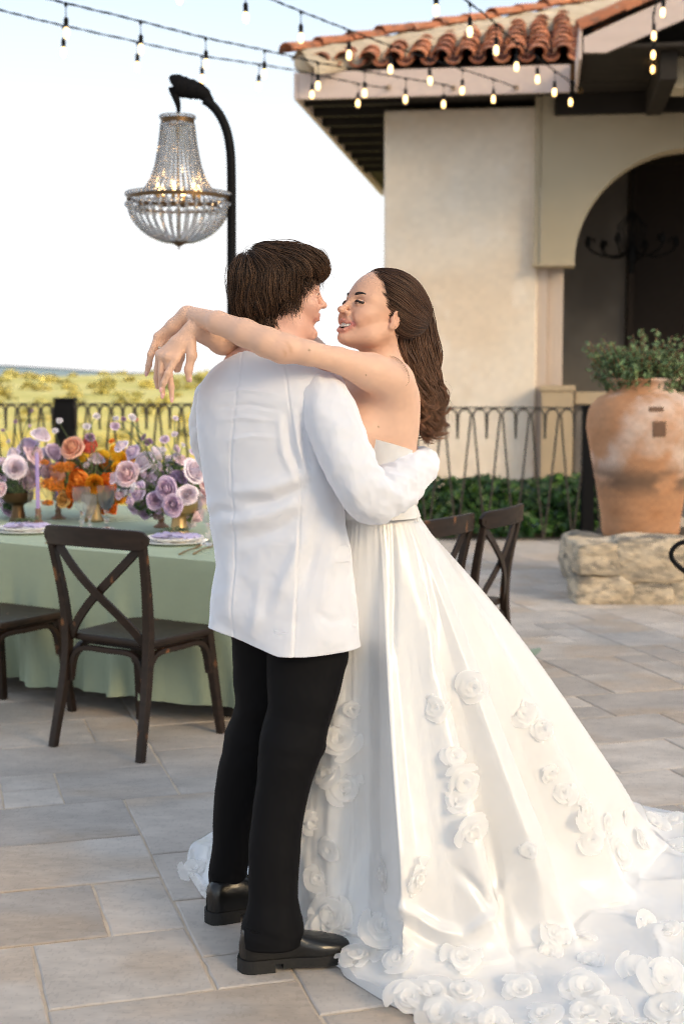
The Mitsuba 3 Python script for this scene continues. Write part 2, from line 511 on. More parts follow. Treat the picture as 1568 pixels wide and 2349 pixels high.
slope_dir = norm(Bk * math.cos(PIT) + UP * math.sin(PIT))
slope_up = norm(UP * math.cos(PIT) - Bk * math.sin(PIT))
rt = np.random.default_rng(5)
pitch_row = .245
for i in range(13):
    s = .24 + i * pitch_row
    if s > SR - .02:
        break
    L = s - .05
    n = int(L / math.cos(PIT) / .33) + 1
    for c in range(min(n, 9)):
        o = bpt(s + rt.normal(0, .008), -.07, ZF + .05) + slope_dir * (c * .33 + rt.normal(0, .01)) + slope_up * .025 * 1
        o2 = slope_dir + slope_up * -.05 + E * rt.normal(0, .02)
        put('tile', toned(lay(barrel(.42, .100, .082), o + slope_up * .03, o2, slope_up), 'roof_tile', float(np.clip(rt.normal(.5, .3), 0, 1)), 40, seed=rt.random()), None, parent=roof)
        if c < n - 1 or c == 0:
            o = bpt(s + pitch_row / 2, -.05, ZF + .06) + slope_dir * (c * .33)
            put('tile', toned(lay(barrel(.42, .085, .095, False), o + slope_up * .035, o2, slope_up), 'roof_tile', float(np.clip(rt.normal(.35, .3), 0, 1)), 40, seed=rt.random()), None, parent=roof)
hip0, hipd = bpt(-.06, -.06, ZF + .10), norm(E + Bk + UP * math.tan(PIT))
hs = norm(E - Bk)                                                # across the hip, towards the front slope
M = []
for k in range(60):
    t = .05 + k * .1
    w = .30 + .06 * rt.random() + min(t, 2) * .03
    c = hip0 + hipd * t
    j = lambda a: rt.normal(0, a)
    M.append([c - hs * .10 + UP * .02, c + hs * .02 + UP * (.10 + j(.012)), c + hs * .12 + UP * (.075 + j(.014)), c + hs * (w * .7) + UP * (.02 + j(.015)) - UP * .08 * .5,
              c + hs * w + UP * (-.09 + j(.01)), c + hs * (w + .02) - UP * .2])
put('hip_mortar', sheet(np.array(M)), 'mortar', 40, parent=roof, label='cream mortar bed under the hip tiles')
for k in range(14):
    o = hip0 + hipd * (k * .42 - .08) + UP * (.115 + rt.normal(0, .008))
    put('tile', toned(lay(barrel(.50, .118, .088), o, hipd - UP * .03 + hs * rt.normal(0, .02), UP), 'roof_tile', float(np.clip(rt.normal(.75, .2), 0, 1)), 40, seed=rt.random()), None, parent=roof)
mo = at(700, 175, 14.97)
put('end_mortar', moved(trimesh.creation.icosphere(2, .12), frame(bpt(.07, -.01, ZF + .09), E * 1.0, Bk * .5, UP * .9)), 'mortar', True, parent=roof)

# porch wing: return fascia, gable board, rake tiles
DN = -1.5                                                        # the porch front stands well nearer than the main eave


def onplane(u, v, d):
    """the point of the facade-parallel plane d metres behind the fascia seen at (u, v)"""
    r = at(u, v, 1.) - [0, 0, CAM_Z]
    o = bpt(0, d, 0)
    k = ((o - [0, 0, CAM_Z]) @ Bk) / (r @ Bk)
    return np.array([0, 0, CAM_Z]) + r * k


def plane_poly(pts, d):
    out = []
    for u, v in pts:
        q = onplane(u, v, d) - bpt(0, d, 0)
        out.append((q @ E, q[2]))
    return shapely.Polygon(out)


def slab(poly, d, t):
    """polygon in (s, z) of the facade-parallel plane, extruded t metres back"""
    return extrude(poly, t, np.array([[E[0], 0, Bk[0], bpt(0, d, 0)[0]], [E[1], 0, Bk[1], bpt(0, d, 0)[1]], [0, 1, 0, 0], [0, 0, 0, 1.]]))


gb = plane_poly([(1338, 84), (1338, 119), (1389, 119), (1489, 77), (1568, 43), (1760, -40), (2100, -190), (2100, -270), (1760, -112), (1512, 6), (1443, 36)], DN)
put('gable_board', slab(gb, DN, .05), 'fascia_paint', parent=bld)
cn, cb = onplane(1335, 46, DN), onplane(1337, 119, DN)
sn = (cn - bpt(0, 0, 0)) @ E
put('return_fascia', bb(sn - .03, sn, DN, .0, Z0 - .0, ZF + .03), 'fascia_paint', parent=bld)
rk0, rk1 = onplane(1338, 58, DN - .03), onplane(1512, -14, DN - .03)
rkd = norm(rk1 - rk0)
porch_roof = put('porch_roof', sheet(np.array([[onplane(1333, 60, DN) + UP * .02, onplane(2100, -262, DN) + UP * .02], [onplane(1333, 60, DN) + UP * .02 + Bk * 7, onplane(2100, -262, DN) + UP * .02 + Bk * 7]])), 'dark_wood', parent=bld)
for k in range(8):
    put('tile', toned(lay(barrel(.50, .115, .10), rk0 + rkd * (k * .43 - .04) + Bk * .10 + UP * .005, rkd + UP * .035, norm(UP - Bk * .25)), 'roof_tile', [.55, .8, .45][k % 3], 40, seed=rt.random()), None, parent=porch_roof)
    put('tile', toned(lay(barrel(.50, .115, .10), rk0 + rkd * (k * .43 + .1) + Bk * .34 + UP * .015, rkd + UP * .035, UP), 'roof_tile', [.8, .5, .7][k % 3], 40, seed=rt.random()), None, parent=porch_roof)
put('porch_soffit', bb(sn + .0, sn + 6, DN + .05, .6, Z0 + .10, Z0 + .14), 'dark_wood', parent=bld)
for i, (u0, u1) in enumerate(((1500, 1540), (1700, 1760))):
    a, b = s_at(u0, -1.0), s_at(u1, -1.0)
    put('porch_beam', bb(a, b, DN + .2, .5, Z0 - .16, Z0 + .1), 'dark_wood', parent=bld)
put('header_beam', bb(SR - .15, SR + 5, .55, .78, Z0 - .12, Z0 + .09), 'dark_wood', parent=bld)
cor = plane_poly([(1546, 109), (1700, 109), (1700, 201), (1546, 201)], DN + .5)
put('corbel', slab(cor, DN + .5, .4), 'plaster_olive', parent=bld, label='pale square corbel under the porch roof')

# arch wall
AD = .62
c0 = onplane(1577, 600, AD) - bpt(0, AD, 0)
rA = abs((onplane(1317, 600, AD) - bpt(0, AD, 0)) @ E - c0 @ E)
sL = (onplane(1238, 600, AD) - bpt(0, AD, 0)) @ E
opening = shapely.Point(c0 @ E, c0[2]).buffer(rA, 64).union(shapely.box(c0 @ E - rA, c0[2] - 3, c0 @ E + rA, c0[2]))
aw = shapely.box(sL, c0[2], c0 @ E + rA + .6, Z0 + .2).difference(opening)
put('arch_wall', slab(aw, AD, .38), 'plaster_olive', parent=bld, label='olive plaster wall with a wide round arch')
put('arch_side', bb(sL - .07, sL - .002, AD + .03, AD + .38, c0[2] - .0, Z0 + .09), 'plaster_olive', parent=bld)
put('arch_ledge', bb(sL - .085, c0 @ E - rA + .004, AD - .02, AD + .37, c0[2] - .03, c0[2] - .001), 'plaster_olive', parent=bld)
zr = c0[2] - .03
put('pillar', bb(s_at(1230, .85), s_at(1257, .85), .85, 1.0, -.2, zr), 'pillar_paint', parent=bld)
put('pillar', bb(s_at(1257, 1.0), s_at(1293, 1.0), .93, 1.3, -.2, zr), 'pillar_paint', parent=bld, label='pale brown square pillar under the arch')
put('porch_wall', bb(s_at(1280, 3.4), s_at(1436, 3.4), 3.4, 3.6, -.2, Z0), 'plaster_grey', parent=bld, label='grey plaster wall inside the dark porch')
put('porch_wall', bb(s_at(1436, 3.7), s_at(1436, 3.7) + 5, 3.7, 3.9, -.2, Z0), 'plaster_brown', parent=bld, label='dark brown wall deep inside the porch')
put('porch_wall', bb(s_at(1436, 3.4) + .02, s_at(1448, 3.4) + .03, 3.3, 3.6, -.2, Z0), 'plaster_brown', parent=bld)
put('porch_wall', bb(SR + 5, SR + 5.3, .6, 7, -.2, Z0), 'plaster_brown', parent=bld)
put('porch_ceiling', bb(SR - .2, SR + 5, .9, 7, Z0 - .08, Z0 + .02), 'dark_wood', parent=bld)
for k in range(4):
    put('ceiling_beam', bb(SR - .2, SR + 5, 1.35 + k * .6, 1.5 + k * .6, Z0 - .26, Z0 - .08), 'dark_wood', parent=bld)
zt, zb_ = onplane(1300, 884, .45)[2], onplane(1300, 932, .45)[2]
a, b = s_at(1246, .45), s_at(1320, .45)
put('balustrade_cap', bb(a - .02, b + .02, .43, .80, zt - .06, zt), 'rail_stone', parent=bld)
put('balustrade_post', bb(a, b, .45, .78, -.2, zt - .061), 'rail_stone', parent=bld)
put('balustrade_rail', bb(b + .021, b + 4, .5, .75, zt - .20, zt - .07), 'rail_stone', parent=bld)
put('balustrade_panel', bb(b + .021, b + 4, .56, .70, -.2, zt - .201), 'plaster_grey', parent=bld)

# iron chandelier inside the porch
ic = thing('iron_chandelier', 'dark wrought iron chandelier hanging inside the shadowed arch', 'chandelier')
oc = onplane(1448, 575, 1.9)
put('stem', tube([oc + UP * 1.9, oc + UP * .5, oc - UP * .25], [.012, .012, .035], 8), 'black_metal', True, parent=ic)
put('hub', tube([oc - UP * .18, oc - UP * .1, oc + UP * .02, oc + UP * .1], [.02, .07, .06, .02], 10), 'black_metal', True, parent=ic)
for k in range(6):
    a = k * math.pi / 3 + .15
    d = E * math.cos(a) + Bk * math.sin(a)
    put('arm', tube(spline([oc + d * .05, oc + d * .2 - UP * .06, oc + d * .38 - UP * .04, oc + d * .50 + UP * .06, oc + d * .46 + UP * .14, oc + d * .42 + UP * .09], 16), .014, 6), 'black_metal', True, parent=ic)
    put('candle_cup', tube([oc + d * .5 + UP * .05, oc + d * .5 + UP * .09, oc + d * .5 + UP * .17], [.02, .04, .012], 8), 'black_metal', True, parent=ic)
    put('strut', tube([oc + UP * .45, oc + d * .16 + UP * .28, oc + d * .1 + UP * .02], .010, 6), 'black_metal', True, parent=ic)

# ================================================================ railings
def railing(name, label, x0, x1, Y, top, period, zb=.09, phase=0., wr=.010):
    k = thing(name, label, 'railing')
    y = np.array([0, Y, 0])
    put('top_rail', tube([[x0, Y, top], [x1, Y, top]], .008, 6), 'rail_metal', True, parent=k)
    put('bottom_rail', tube([[x0, Y, zb], [x1, Y, zb]], .010, 6), 'rail_metal', True, parent=k)
    n = int((x1 - x0) / period)
    P = period
    zs, za = top - .28, top - P * .24 - .012
    for i in range(n + 1):
        c = x0 + phase + i * P
        for s in (-1, 1):
            if not (x0 < c + s * P / 2 < x1):
                continue
            a = np.linspace(0, np.pi, 9)
            arch = [[c + s * (P * .25 - P * .22 * math.cos(t)), Y, za + P * .24 * math.sin(t)] for t in a]
            pts = [[c + s * P * .49, Y, zb], [c + s * P * .25, Y, (zb + za) / 2], [c + s * .014, Y, za - .02]] + arch[0:] + [[c + s * P * .49, Y, (za + zs) / 2 - .03], [c + s * P * .495, Y, zs]]
            put('wire', tube(pts, wr, 5), 'rail_metal', True, parent=k)
    return k


railing('iron_railing', 'wrought iron railing of looped bars before the stucco wall', .55, 2.42, 12.8, at(1150, 935, 12.8)[2], .262, at(1150, 1236, 12.8)[2], .095)
railing('iron_railing', 'wrought iron railing of looped bars before the yellow meadow', -4.2, -.0, 15.5, at(200, 926, 15.5)[2], .255, .1, .16, .0135)
for u0, u1, v0, Y, lb in ((1338, 1366, 930, 12.78, 'black metal post at the right end of the railing, beside the clay pot'), (123, 168, 913, 15.45, 'thick black metal post in the railing behind the flowers')):
    a, b = at(u0, v0, Y), at(u1, v0, Y)
    k = thing('railing_post', lb, 'post')
    put('shaft', bevel_box((b[0] - a[0], b[0] - a[0], a[2] - .03), .008, ((a[0] + b[0]) / 2, Y + (b[0] - a[0]) / 2, (a[2] - .03) / 2)), 'black_metal', parent=k)
    put('cap', bevel_box((b[0] - a[0] + .02, b[0] - a[0] + .02, .03), .008, ((a[0] + b[0]) / 2, Y + (b[0] - a[0]) / 2, a[2] - .014)), 'black_metal', parent=k)

# ================================================================ leaves, ivy
def leaf_cloud(pts, nrm, size, cols, r, asp=.62, fold=.25):
    """leaf-sized folded faces at pts facing roughly nrm"""
    n = len(pts)
    d = norm(r.normal(size=(n, 3)) + np.array([0, 0, -.3]))
    nn = norm(nrm + r.normal(0, .6, (n, 3)))
    d = norm(d - nn * (d * nn).sum(1, keepdims=True))
    w = np.cross(nn, d)
    s = (size * r.uniform(.6, 1.3, n))[:, None]
    a, b = pts - d * s * .5, pts + d * s * .5
    m = pts - nn * s * fold * .3
    l, q = pts + w * s * asp * .5 + nn * s * fold * .4, pts - w * s * asp * .5 + nn * s * fold * .4
    V = np.stack([a, l, b, q, m], 1).reshape(-1, 3)
    k = np.arange(n)[:, None] * 5
    F = np.concatenate([k + [0, 4, 1], k + [1, 4, 2], k + [2, 4, 3], k + [3, 4, 0]])
    return trimesh.Trimesh(V, F, process=False), np.repeat(cols, 5, 0)


def ivy():
    r = np.random.default_rng(12)
    N = 5200
    x = r.uniform(.35, 2.75, N)
    y = r.uniform(12.90, 14.3, N)
    h = .28 + .28 * meshkit.fbm(np.stack([x * 2.2, y * 2.2, x * 0], -1), 3, 2) + .13 * np.clip((x - 1.6) / .8, 0, 1)
    z = h * r.uniform(.05, 1, N) ** .6 * np.clip((y - 12.9) / .25, .25, 1)
    c = np.array([.017, .055, .010])[None] * r.uniform(.5, 1.5, (N, 1)) + np.array([.06, .10, .01]) * (r.random((N, 1)) ** 4)
    return leaf_cloud(np.stack([x, y, z], -1), np.tile([0, -.7, .6], (N, 1)), np.full(N, .085), c, r, .9)


_m, _c = ivy()
put('ivy', _m, 'leaf', False, color=_c, label='dark green ivy along the foot of the stucco wall', kind='stuff')
put('ivy_bed', bevel_box((2.6, 1.5, .1), .02, (1.55, 13.75, .02)), 'soil', label='dark soil bed under the ivy', kind='structure')
wb = thing('water_basin', 'low basin of pale blue water behind the iron railing', 'basin')
pb = at(1235, 1225, 12.92)
put('rim', bevel_box((.50, .10, .13), .03, (pb[0] + .02, 13.06, .065)), 'water', parent=wb)
put('water', bevel_box((.44, .35, .01), .003, (pb[0] + .02, 13.29, .11)), 'water', parent=wb)

# ================================================================ planter wall, pot, herbs
def stone(c, size, seed, rz=0., sub=3):
    m = trimesh.creation.box((1, 1, 1))
    for _ in range(sub):
        m = m.subdivide()
    v = m.vertices
    v = np.sign(v) * np.abs(v * 2) ** .9 / 2
    nv = norm(v)
    v = v * (1 - .20 * (np.abs(v * 2) ** 3).sum(1, keepdims=True) / 3)
    s = np.array(size)
    p = v * s * 1.12
    nz = meshkit.fbm(p * 9 + seed * 7.1, 4, seed) - .5
    p = p + nv * (nz * .13 + .05 * (meshkit.fbm(p * 26 + seed, 2, seed + 5) - .5))[:, None] * min(s)**.5
    cz, sz = math.cos(rz), math.sin(rz)
    p = p @ np.array([[cz, sz, 0], [-sz, cz, 0], [0, 0, 1]])
    return trimesh.Trimesh(p + np.array(c), m.faces, process=False)


pw = thing('stone_planter', 'low rough limestone wall carrying the clay pot', 'stone wall')
YF = 9.2
xm = lambda u, Y=YF: (u - 784) / FPX * Y * 1.005
put('core', bevel_box((2.1, 1.3, .30), .03, (xm(1385) + 1.1, YF + .85, .15)), 'mortar', parent=pw)
st = [(1326, 1424, 1250, 1322, 0), (1416, 1590, 1238, 1335, 1), (1324, 1450, 1326, 1392, 2), (1446, 1545, 1338, 1394, 3), (1540, 1700, 1330, 1396, 4), (1592, 1760, 1240, 1332, 5), (1760, 1900, 1250, 1390, 6)]
for u0, u1, v0, v1, sd in st:
    a, b = at(u0, v0, YF), at(u1, v1, YF)
    put('stone', toned(stone(((a[0] + b[0]) / 2, YF + .18, max((a[2] + b[2]) / 2, .06)), (b[0] - a[0] + .01, .34, a[2] - b[2] + .012), sd), 'wall_stone', .5, True, seed=sd * .13), None, parent=pw)
for x, y, sx, sy, sz, sd in ((xm(1385), YF + .32, .36, .40, .13, 11), (xm(1400), YF + .62, .26, .35, .36, 12), (xm(1412), YF + 1.0, .28, .35, .34, 13), (xm(1415), YF + 1.35, .28, .3, .32, 14), (xm(1480), YF + .25, .42, .30, .12, 15)):
    put('stone', toned(stone((x, y, .405 - sz / 2 if sz < .2 else sz / 2), (sx, sy, sz), sd), 'wall_stone', .5, True, seed=sd * .17), None, parent=pw)
put('soil', bevel_box((1.9, 1.1, .06), .02, (xm(1400) + 1.1, YF + .85, .335)), 'soil', parent=pw)

pot = thing('terracotta_pot', 'large weathered terracotta urn standing on the stone wall', 'pot')
YP = 9.85
pc = at(1471, 1228, YP)
pz0 = .375
pr = [(0, 0), (82, 0), (86, 6), (100, 60), (112, 120), (121, 190), (126, 240), (127, 275), (122, 310), (108, 335), (88, 347), (76, 352), (72, 362), (75, 352 + 8)]
k = YP / FPX * 1.005
prof = [(0, 1228), (80, 1228), (86, 1222), (91, 1180), (101, 1120), (113, 1060), (122, 1010), (127, 975), (125, 950), (116, 925), (100, 908), (84, 900), (77, 893), (76, 882), (80, 874), (86, 869), (87, 865), (82, 863), (74, 866), (70, 885), (70, 905)]
cs = np.array([(r * k, at(1471, v, YP)[2]) for r, v in prof])
cs[:, 1] += pz0 - cs[0, 1]
d_ = np.r_[0, np.cumsum(np.linalg.norm(np.diff(cs, axis=0), axis=1))]
cs2 = PchipInterpolator(d_, cs)(np.linspace(0, d_[-1], 120))
pm = lathe(cs2, 72)
pm.vertices[:, :2] *= 1 + .012 * (meshkit.fbm(pm.vertices * [3, 3, 3] + 5, 3, 2)[:, None] - .5) + .003 * np.sin(pm.vertices[:, 2:] * 90)
pm.apply_translation([pc[0], YP + .05, 0])
put('body', pm, 'terracotta', True, parent=pot)
for u, v, w, h in ((1503, 936, 34, 10), (1509, 980, 30, 34)):
    q = at(u, v, YP - .37)
    # shallow plaque following the shoulder
    P = np.array([[at(u + a * w / 2, v + b * h / 2, YP) for a in np.linspace(-1, 1, 6)] for b in np.linspace(-1, 1, 5)])
    c2 = np.array([pc[0], YP + .05])
    for i_ in range(P.shape[0]):
        for j_ in range(P.shape[1]):
            zz = P[i_, j_, 2]
            rr = np.interp(zz, cs2[:100, 1], cs2[:100, 0]) + .006
            dx = np.clip(P[i_, j_, 0] * (YP - .3) / YP - c2[0], -rr, rr)
            P[i_, j_] = [c2[0] + dx, c2[1] - math.sqrt(max(rr * rr - dx * dx, 0)), zz]
    put('stamp', sheet(P), 'pot_mark', True, parent=pot)
put('soil', moved(trimesh.creation.cylinder(.21, .03, sections=24), frame([pc[0], YP + .05, cs[-1, 1] - .02], [1, 0, 0], [0, 1, 0])), 'soil', parent=pot)


def herbs():
    r = np.random.default_rng(31)
    stems, P, Nn, C = [], [], [], []
    for i in range(260):
        a, q = r.uniform(0, 2 * np.pi), math.sqrt(r.random()) * .2
        b = np.array([pc[0] + q * math.cos(a), YP + .05 + q * math.sin(a), cs[-1, 1] - .02])
        h = r.uniform(.18, .36) * (1.35 if r.random() < .12 else 1)
        out = np.array([math.cos(a), math.sin(a), 0]) * (q * .75 + .03)
        pts = [b, b + out * .4 + UP * h * .55, b + out + UP * h + r.normal(0, .02, 3)]
        pts = spline(pts, 6)
        stems.append(tube(pts, .003, 4, False))
        n = 34
        t = r.uniform(.15, 1, n)
        c = np.stack([np.interp(t, np.linspace(0, 1, 6), pts[:, k]) for k in range(3)], -1) + r.normal(0, .014, (n, 3))
        P.append(c)
        Nn.append(norm(np.tile(UP * .8, (n, 1)) + out * 2))
        base = np.array([.105, .165, .070]) * r.uniform(.6, 1.45) + np.array([.09, .10, .045]) * (r.random((n, 1)) ** 3) * (t[:, None] > .5)
        C.append(base * r.uniform(.7, 1.3, (n, 1)))
    m, c = leaf_cloud(np.vstack(P), np.vstack(Nn), np.full(260 * 34, .040), np.vstack(C), r, .5)
    return cat_(stems), m, c


_s, _m, _c = herbs()
hb = thing('herb_plant', 'bushy grey green herb growing in the clay urn', 'plant')
put('stems', _s, 'turned_wood', True, parent=hb, kind='stuff')
put('leaves', _m, 'leaf', False, color=_c, parent=hb, kind='stuff')
# ================================================================ string lights
scene['bulb_glow'] = {'type': 'diffuse', 'reflectance': rgb(.6, .5, .3)}


def bulb_glass():
    return lathe([(.0, -.040), (.010, -.039), (.018, -.032), (.0215, -.018), (.0215, .0), (.019, .018), (.014, .032), (.013, .036)], 14)


BULB = mikit.ply(moved(bulb_glass(), np.diag([1.22, 1.22, 1.22, 1.])), 'glass', True)
SOCK = mikit.ply(lathe([(.0, .034), (.0155, .034), (.0165, .05), (.0165, .085), (.012, .095), (.004, .098), (.0028, .16), (.009, .165), (.013, .178), (.012, .19), (.0, .197)], 10), 'black_metal', 35)
FIL = mikit.ply(lathe([(.0, -.038), (.012, -.034), (.0185, -.012), (.0175, .012), (.010, .030), (.0, .034)], 10), 'bulb_glow', True, emitter={'type': 'area', 'radiance': rgb(.75, .42, .14)})


def strand(us, vs, Ye, hook, label, before, Ys=None):
    n = len(us) - 1
    i = np.arange(n + 1)
    k_ = (np.array(us) - 784) / FPX
    if Ys is None:
        A = np.stack([np.ones(n + 1), i, k_ * (n - i)], 1)
        x = np.linalg.lstsq(A, k_ * Ye, rcond=None)[0]
        Y = Ye - (n - i) * x[2]
    else:
        Y = np.linspace(Ys, Ye, n + 1)
    P = np.array([at(u, v, y) for u, v, y in zip(us, vs, Y)])
    nodes = P + UP * .187
    key = thing('string_light', label, 'string lights', 'strings of warm bulbs overhead')
    d0 = nodes[0] - nodes[1]
    pre = [nodes[0] + d0 * q + UP * (.02 * q * q) for q in np.linspace(before, .33, max(int(before * 3), 1))]
    path = spline(np.vstack([pre, nodes, [hook]]), 20 * len(nodes))
    w = np.arange(len(path)) * .9
    two = [path + np.stack([np.cos(w + q), np.sin(w) * .4, np.sin(w + q)], -1) * .0045 for q in (0, 2.6)]
    put('cable', cat_([tube(t, .0042, 5) for t in two]), 'black_metal', True, parent=key)
    r = np.random.default_rng(int(us[0]))
    for p in P:
        M = T().translate(list(map(float, p + UP * .187))).rotate([1, r.normal() * .5, 0], float(r.normal(0, 3))).translate([0, 0, -.187])
        put('socket', {**SOCK, 'to_world': M}, None, parent=key)
        b = put('bulb', {**BULB, 'to_world': M}, None, parent=key)
        put('filament', {**FIL, 'to_world': M}, None, parent=b)
    hk = trimesh.creation.torus(.022, .005, major_sections=16, minor_sections=6)
    put('eye_hook', moved(hk, frame(hook, E, UP)), 'brass', True, parent=key)


strand([146, 316, 463, 595, 716, 821], [118, 152, 180, 197, 216, 236], 14.2, onplane(890, 200, -.04), 'lower of the two light strings from the left edge, ending first on the fascia', 2.2)
strand([152, 323, 472, 607, 729, 836, 930, 1017], [74, 111, 145, 170, 195, 212, 226, 238], 14.2, onplane(1039, 201, -.04), 'light string with eight bulbs in view, second to end on the fascia', 1.6)
strand([412, 563, 690, 800, 895, 983, 1060, 1131], [-6, 40, 86, 125, 157, 184, 206, 226], 14.2, onplane(1183, 200, -.04), 'light string crossing the roof corner and ending third along the fascia', 1.2)
strand([999, 1077, 1137, 1184, 1231, 1272, 1308], [22, 71, 114, 152, 181, 210, 233], 14.2, onplane(1330, 207, -.2), 'light string passing over the roof tiles to the porch corner', 1.2)
strand([1522, 1498, 1499, 1499, 1495], [26, 80, 124, 157, 188], 14.5, onplane(1497, 200, .5), 'light string running straight back under the porch gable', 1.5, 11.4)

# ================================================================ table
TO, TU, TN = np.array([-.5215, 5.886, 0]), np.array([.84, -.5426, 0]), np.array([.5426, .84, 0])
TO = TO - TN * .0
TA0, TA1, TW, TZ = -4.2, .12, 1.75, .72
TM = frame(TO, TU, TN)


def tp(a, p, z=TZ):
    return TO + TU * a + TN * p + UP * z


def on_table(u, v):
    """table-top point seen at (u, v)"""
    return atz(u, v, TZ)


def tablecloth():
    poly = shapely.box(TA0, 0, TA1, TW).buffer(-.10).buffer(.10, 24)
    n = 520
    L = poly.exterior.length
    P = np.array([poly.exterior.interpolate(t * L).coords[0] for t in np.linspace(0, 1, n, endpoint=False)])
    tng = np.roll(P, -1, 0) - np.roll(P, 1, 0)
    nrm = norm(np.c_[tng[:, 1], -tng[:, 0]])
    if ((P + nrm * .01 - P.mean(0)) ** 2).sum() < ((P - P.mean(0)) ** 2).sum():
        nrm = -nrm
    s = np.arange(n) / n * L
    an = s / L * 2 * np.pi
    f = lambda sc, sd: meshkit.fbm(np.stack([np.cos(an) * sc, np.sin(an) * sc, an * 0 + sd], -1), 3, 5) - .5
    f1, f2, f3 = f(11, 1), f(24, 4), f(6, 8)
    rings = []
    ts = np.r_[[-.4, -.1], np.linspace(0, 1, 26)]
    for t in ts:
        if t < 0:
            rings.append(np.c_[P + nrm * t * .3 * 0 - nrm * (abs(t) * .5), np.full(n, TZ + .0015)])
            continue
        z = TZ + .001 - .006 * min(t / .03, 1) - t * (.625 + .02 * f3)
        off = .004 * min(t / .03, 1) + t ** .8 * (-.015 + .16 * f1 * t * 1.9 + .07 * f2 * t) + .012 * math.sin(t * 3)
        rings.append(np.c_[P + nrm * np.broadcast_to(off, n)[:, None], np.broadcast_to(z, n)])
    V = np.array(rings)
    a, b = V.shape[:2]
    i, j = np.meshgrid(np.arange(a - 1), np.arange(b), indexing='ij')
    q = np.stack([i * b + j, i * b + (j + 1) % b, (i + 1) * b + (j + 1) % b, (i + 1) * b + j], -1).reshape(-1, 4)
    V = V.reshape(-1, 3)
    F = tri(q)
    V = np.vstack([V, [[(TA0 + TA1) / 2, TW / 2, TZ + .0015]]])
    k = np.arange(b)
    # flat middle
    inner = np.stack([k * 0 + len(V) - 1, (k + 1) % b, k], 1)
    return moved(trimesh.Trimesh(V, np.vstack([F, inner]), process=False), TM)


tk = thing('banquet_table', 'long banquet table under a sage green cloth reaching almost to the paving', 'table')
put('tablecloth', tablecloth(), 'table_linen', 40, parent=tk)
put('table_board', moved(bevel_box((TA1 - TA0 - .1, TW - .1, .03), .005, ((TA0 + TA1) / 2, TW / 2, TZ - .025)), TM), 'dark_wood', parent=tk)
for a in (TA1 - .25, TA0 + .25, -2):
    for p in (.25, TW - .25):
        put('leg', moved(bevel_box((.06, .06, .68), .005, (a, p, .34)), TM), 'dark_wood', parent=tk)

# ================================================================ chairs
def chair_parts():
    out = []
    K = np.diag([1.11, 1.10, 1.0, 1.])
    # seat: rounded trapezoid with a soft dish
    sp = shapely.Polygon([(-.19, -.20), (.19, -.20), (.203, .20), (-.203, .20)]).buffer(-.05).buffer(.05, 8)
    c = np.array(sp.exterior.coords)[:-1]
    rings = [(.985, .432), (1.0, .440), (1.0, .452), (.985, .459), (.9, .459), (.6, .452), (.0, .450)]
    V = np.vstack([np.c_[c * k, np.full(len(c), z)] for k, z in rings])
    m = len(c)
    i, j = np.meshgrid(np.arange(len(rings) - 1), np.arange(m), indexing='ij')
    q = np.stack([i * m + j, i * m + (j + 1) % m, (i + 1) * m + (j + 1) % m, (i + 1) * m + j], -1).reshape(-1, 4)
    seat = trimesh.Trimesh(V, tri(q), process=False)
    if seat.faces.shape[0]:
        seat.fix_normals()
    under = extrude(sp.buffer(-.03), .02, frame([0, 0, .413], [1, 0, 0], [0, 1, 0]))
    out.append(('seat', cat_([seat, under]), 30))
    for s in (-1, 1):
        pts = spline([(s * .205, -.275, 0), (s * .195, -.232, .22), (s * .190, -.205, .44), (s * .200, -.222, .66), (s * .214, -.262, .868)], 22)
        out.append(('back_post', bar(pts, np.interp(pts[:, 2], [0, .44, .87], [.030, .034, .028]), np.interp(pts[:, 2], [0, .44, .87], [.028, .036, .024]), (1, 0, 0)), 40))
    t = np.linspace(-1, 1, 25)
    pts = np.stack([t * .238, -.262 - .058 * (1 - t ** 2) + .01, .862 + .010 * (1 - t ** 2)], -1)
    hh = np.array([.078 * min(1, math.sqrt(max(1 - ((abs(x) - .86) / .14) ** 2, .12))) if abs(x) > .86 else .078 for x in t])
    out.append(('top_rail', bar(pts, .021, hh, (0, 1, 0)), 40))
    for s in (-1, 1):
        pts = spline([(-s * .196, -.245, .842), (-s * .10, -.258 - .006 * s, .74), (0, -.255 - .007 * s, .645), (s * .10, -.232 - .004 * s, .545), (s * .172, -.203, .446)], 20)
        out.append(('cross_slat', bar(pts, .034, .011, (.7 * s, 0, .7)), 40))
    for s in (-1, 1):
        pts = spline([(s * .196, .212, 0), (s * .182, .190, .22), (s * .172, .165, .435)], 12)
        out.append(('leg', bar(pts, np.linspace(.029, .036, 12), np.linspace(.029, .036, 12), (1, 0, 0)), 40))
    def arc(a, b):
        a, b = np.array(a), np.array(b)
        mid = (a + b) / 2
        pts = spline([a + [0, 0, -.14], a * .93 + mid * .07 + [0, 0, -.07], a * .72 + mid * .28 + [0, 0, -.008], mid, b * .72 + mid * .28 + [0, 0, -.008], b * .93 + mid * .07 + [0, 0, -.07], b + [0, 0, -.14]], 24)
        return bar(pts, .026, .020, np.cross(b - a, [0, 0, 1]))
    A, Bq, C, D = (-.178, -.205, .405), (.178, -.205, .405), (.178, .165, .405), (-.178, .165, .405)
    for p, q in ((A, Bq), (Bq, C), (C, D), (D, A)):
        out.append(('brace', arc(p, q), 40))
    return [(n_, moved(m_, K), s_) for n_, m_, s_ in out]


CH = [(n, mikit.ply(m, 'chair_wood', sm)) for n, m, sm in chair_parts()]


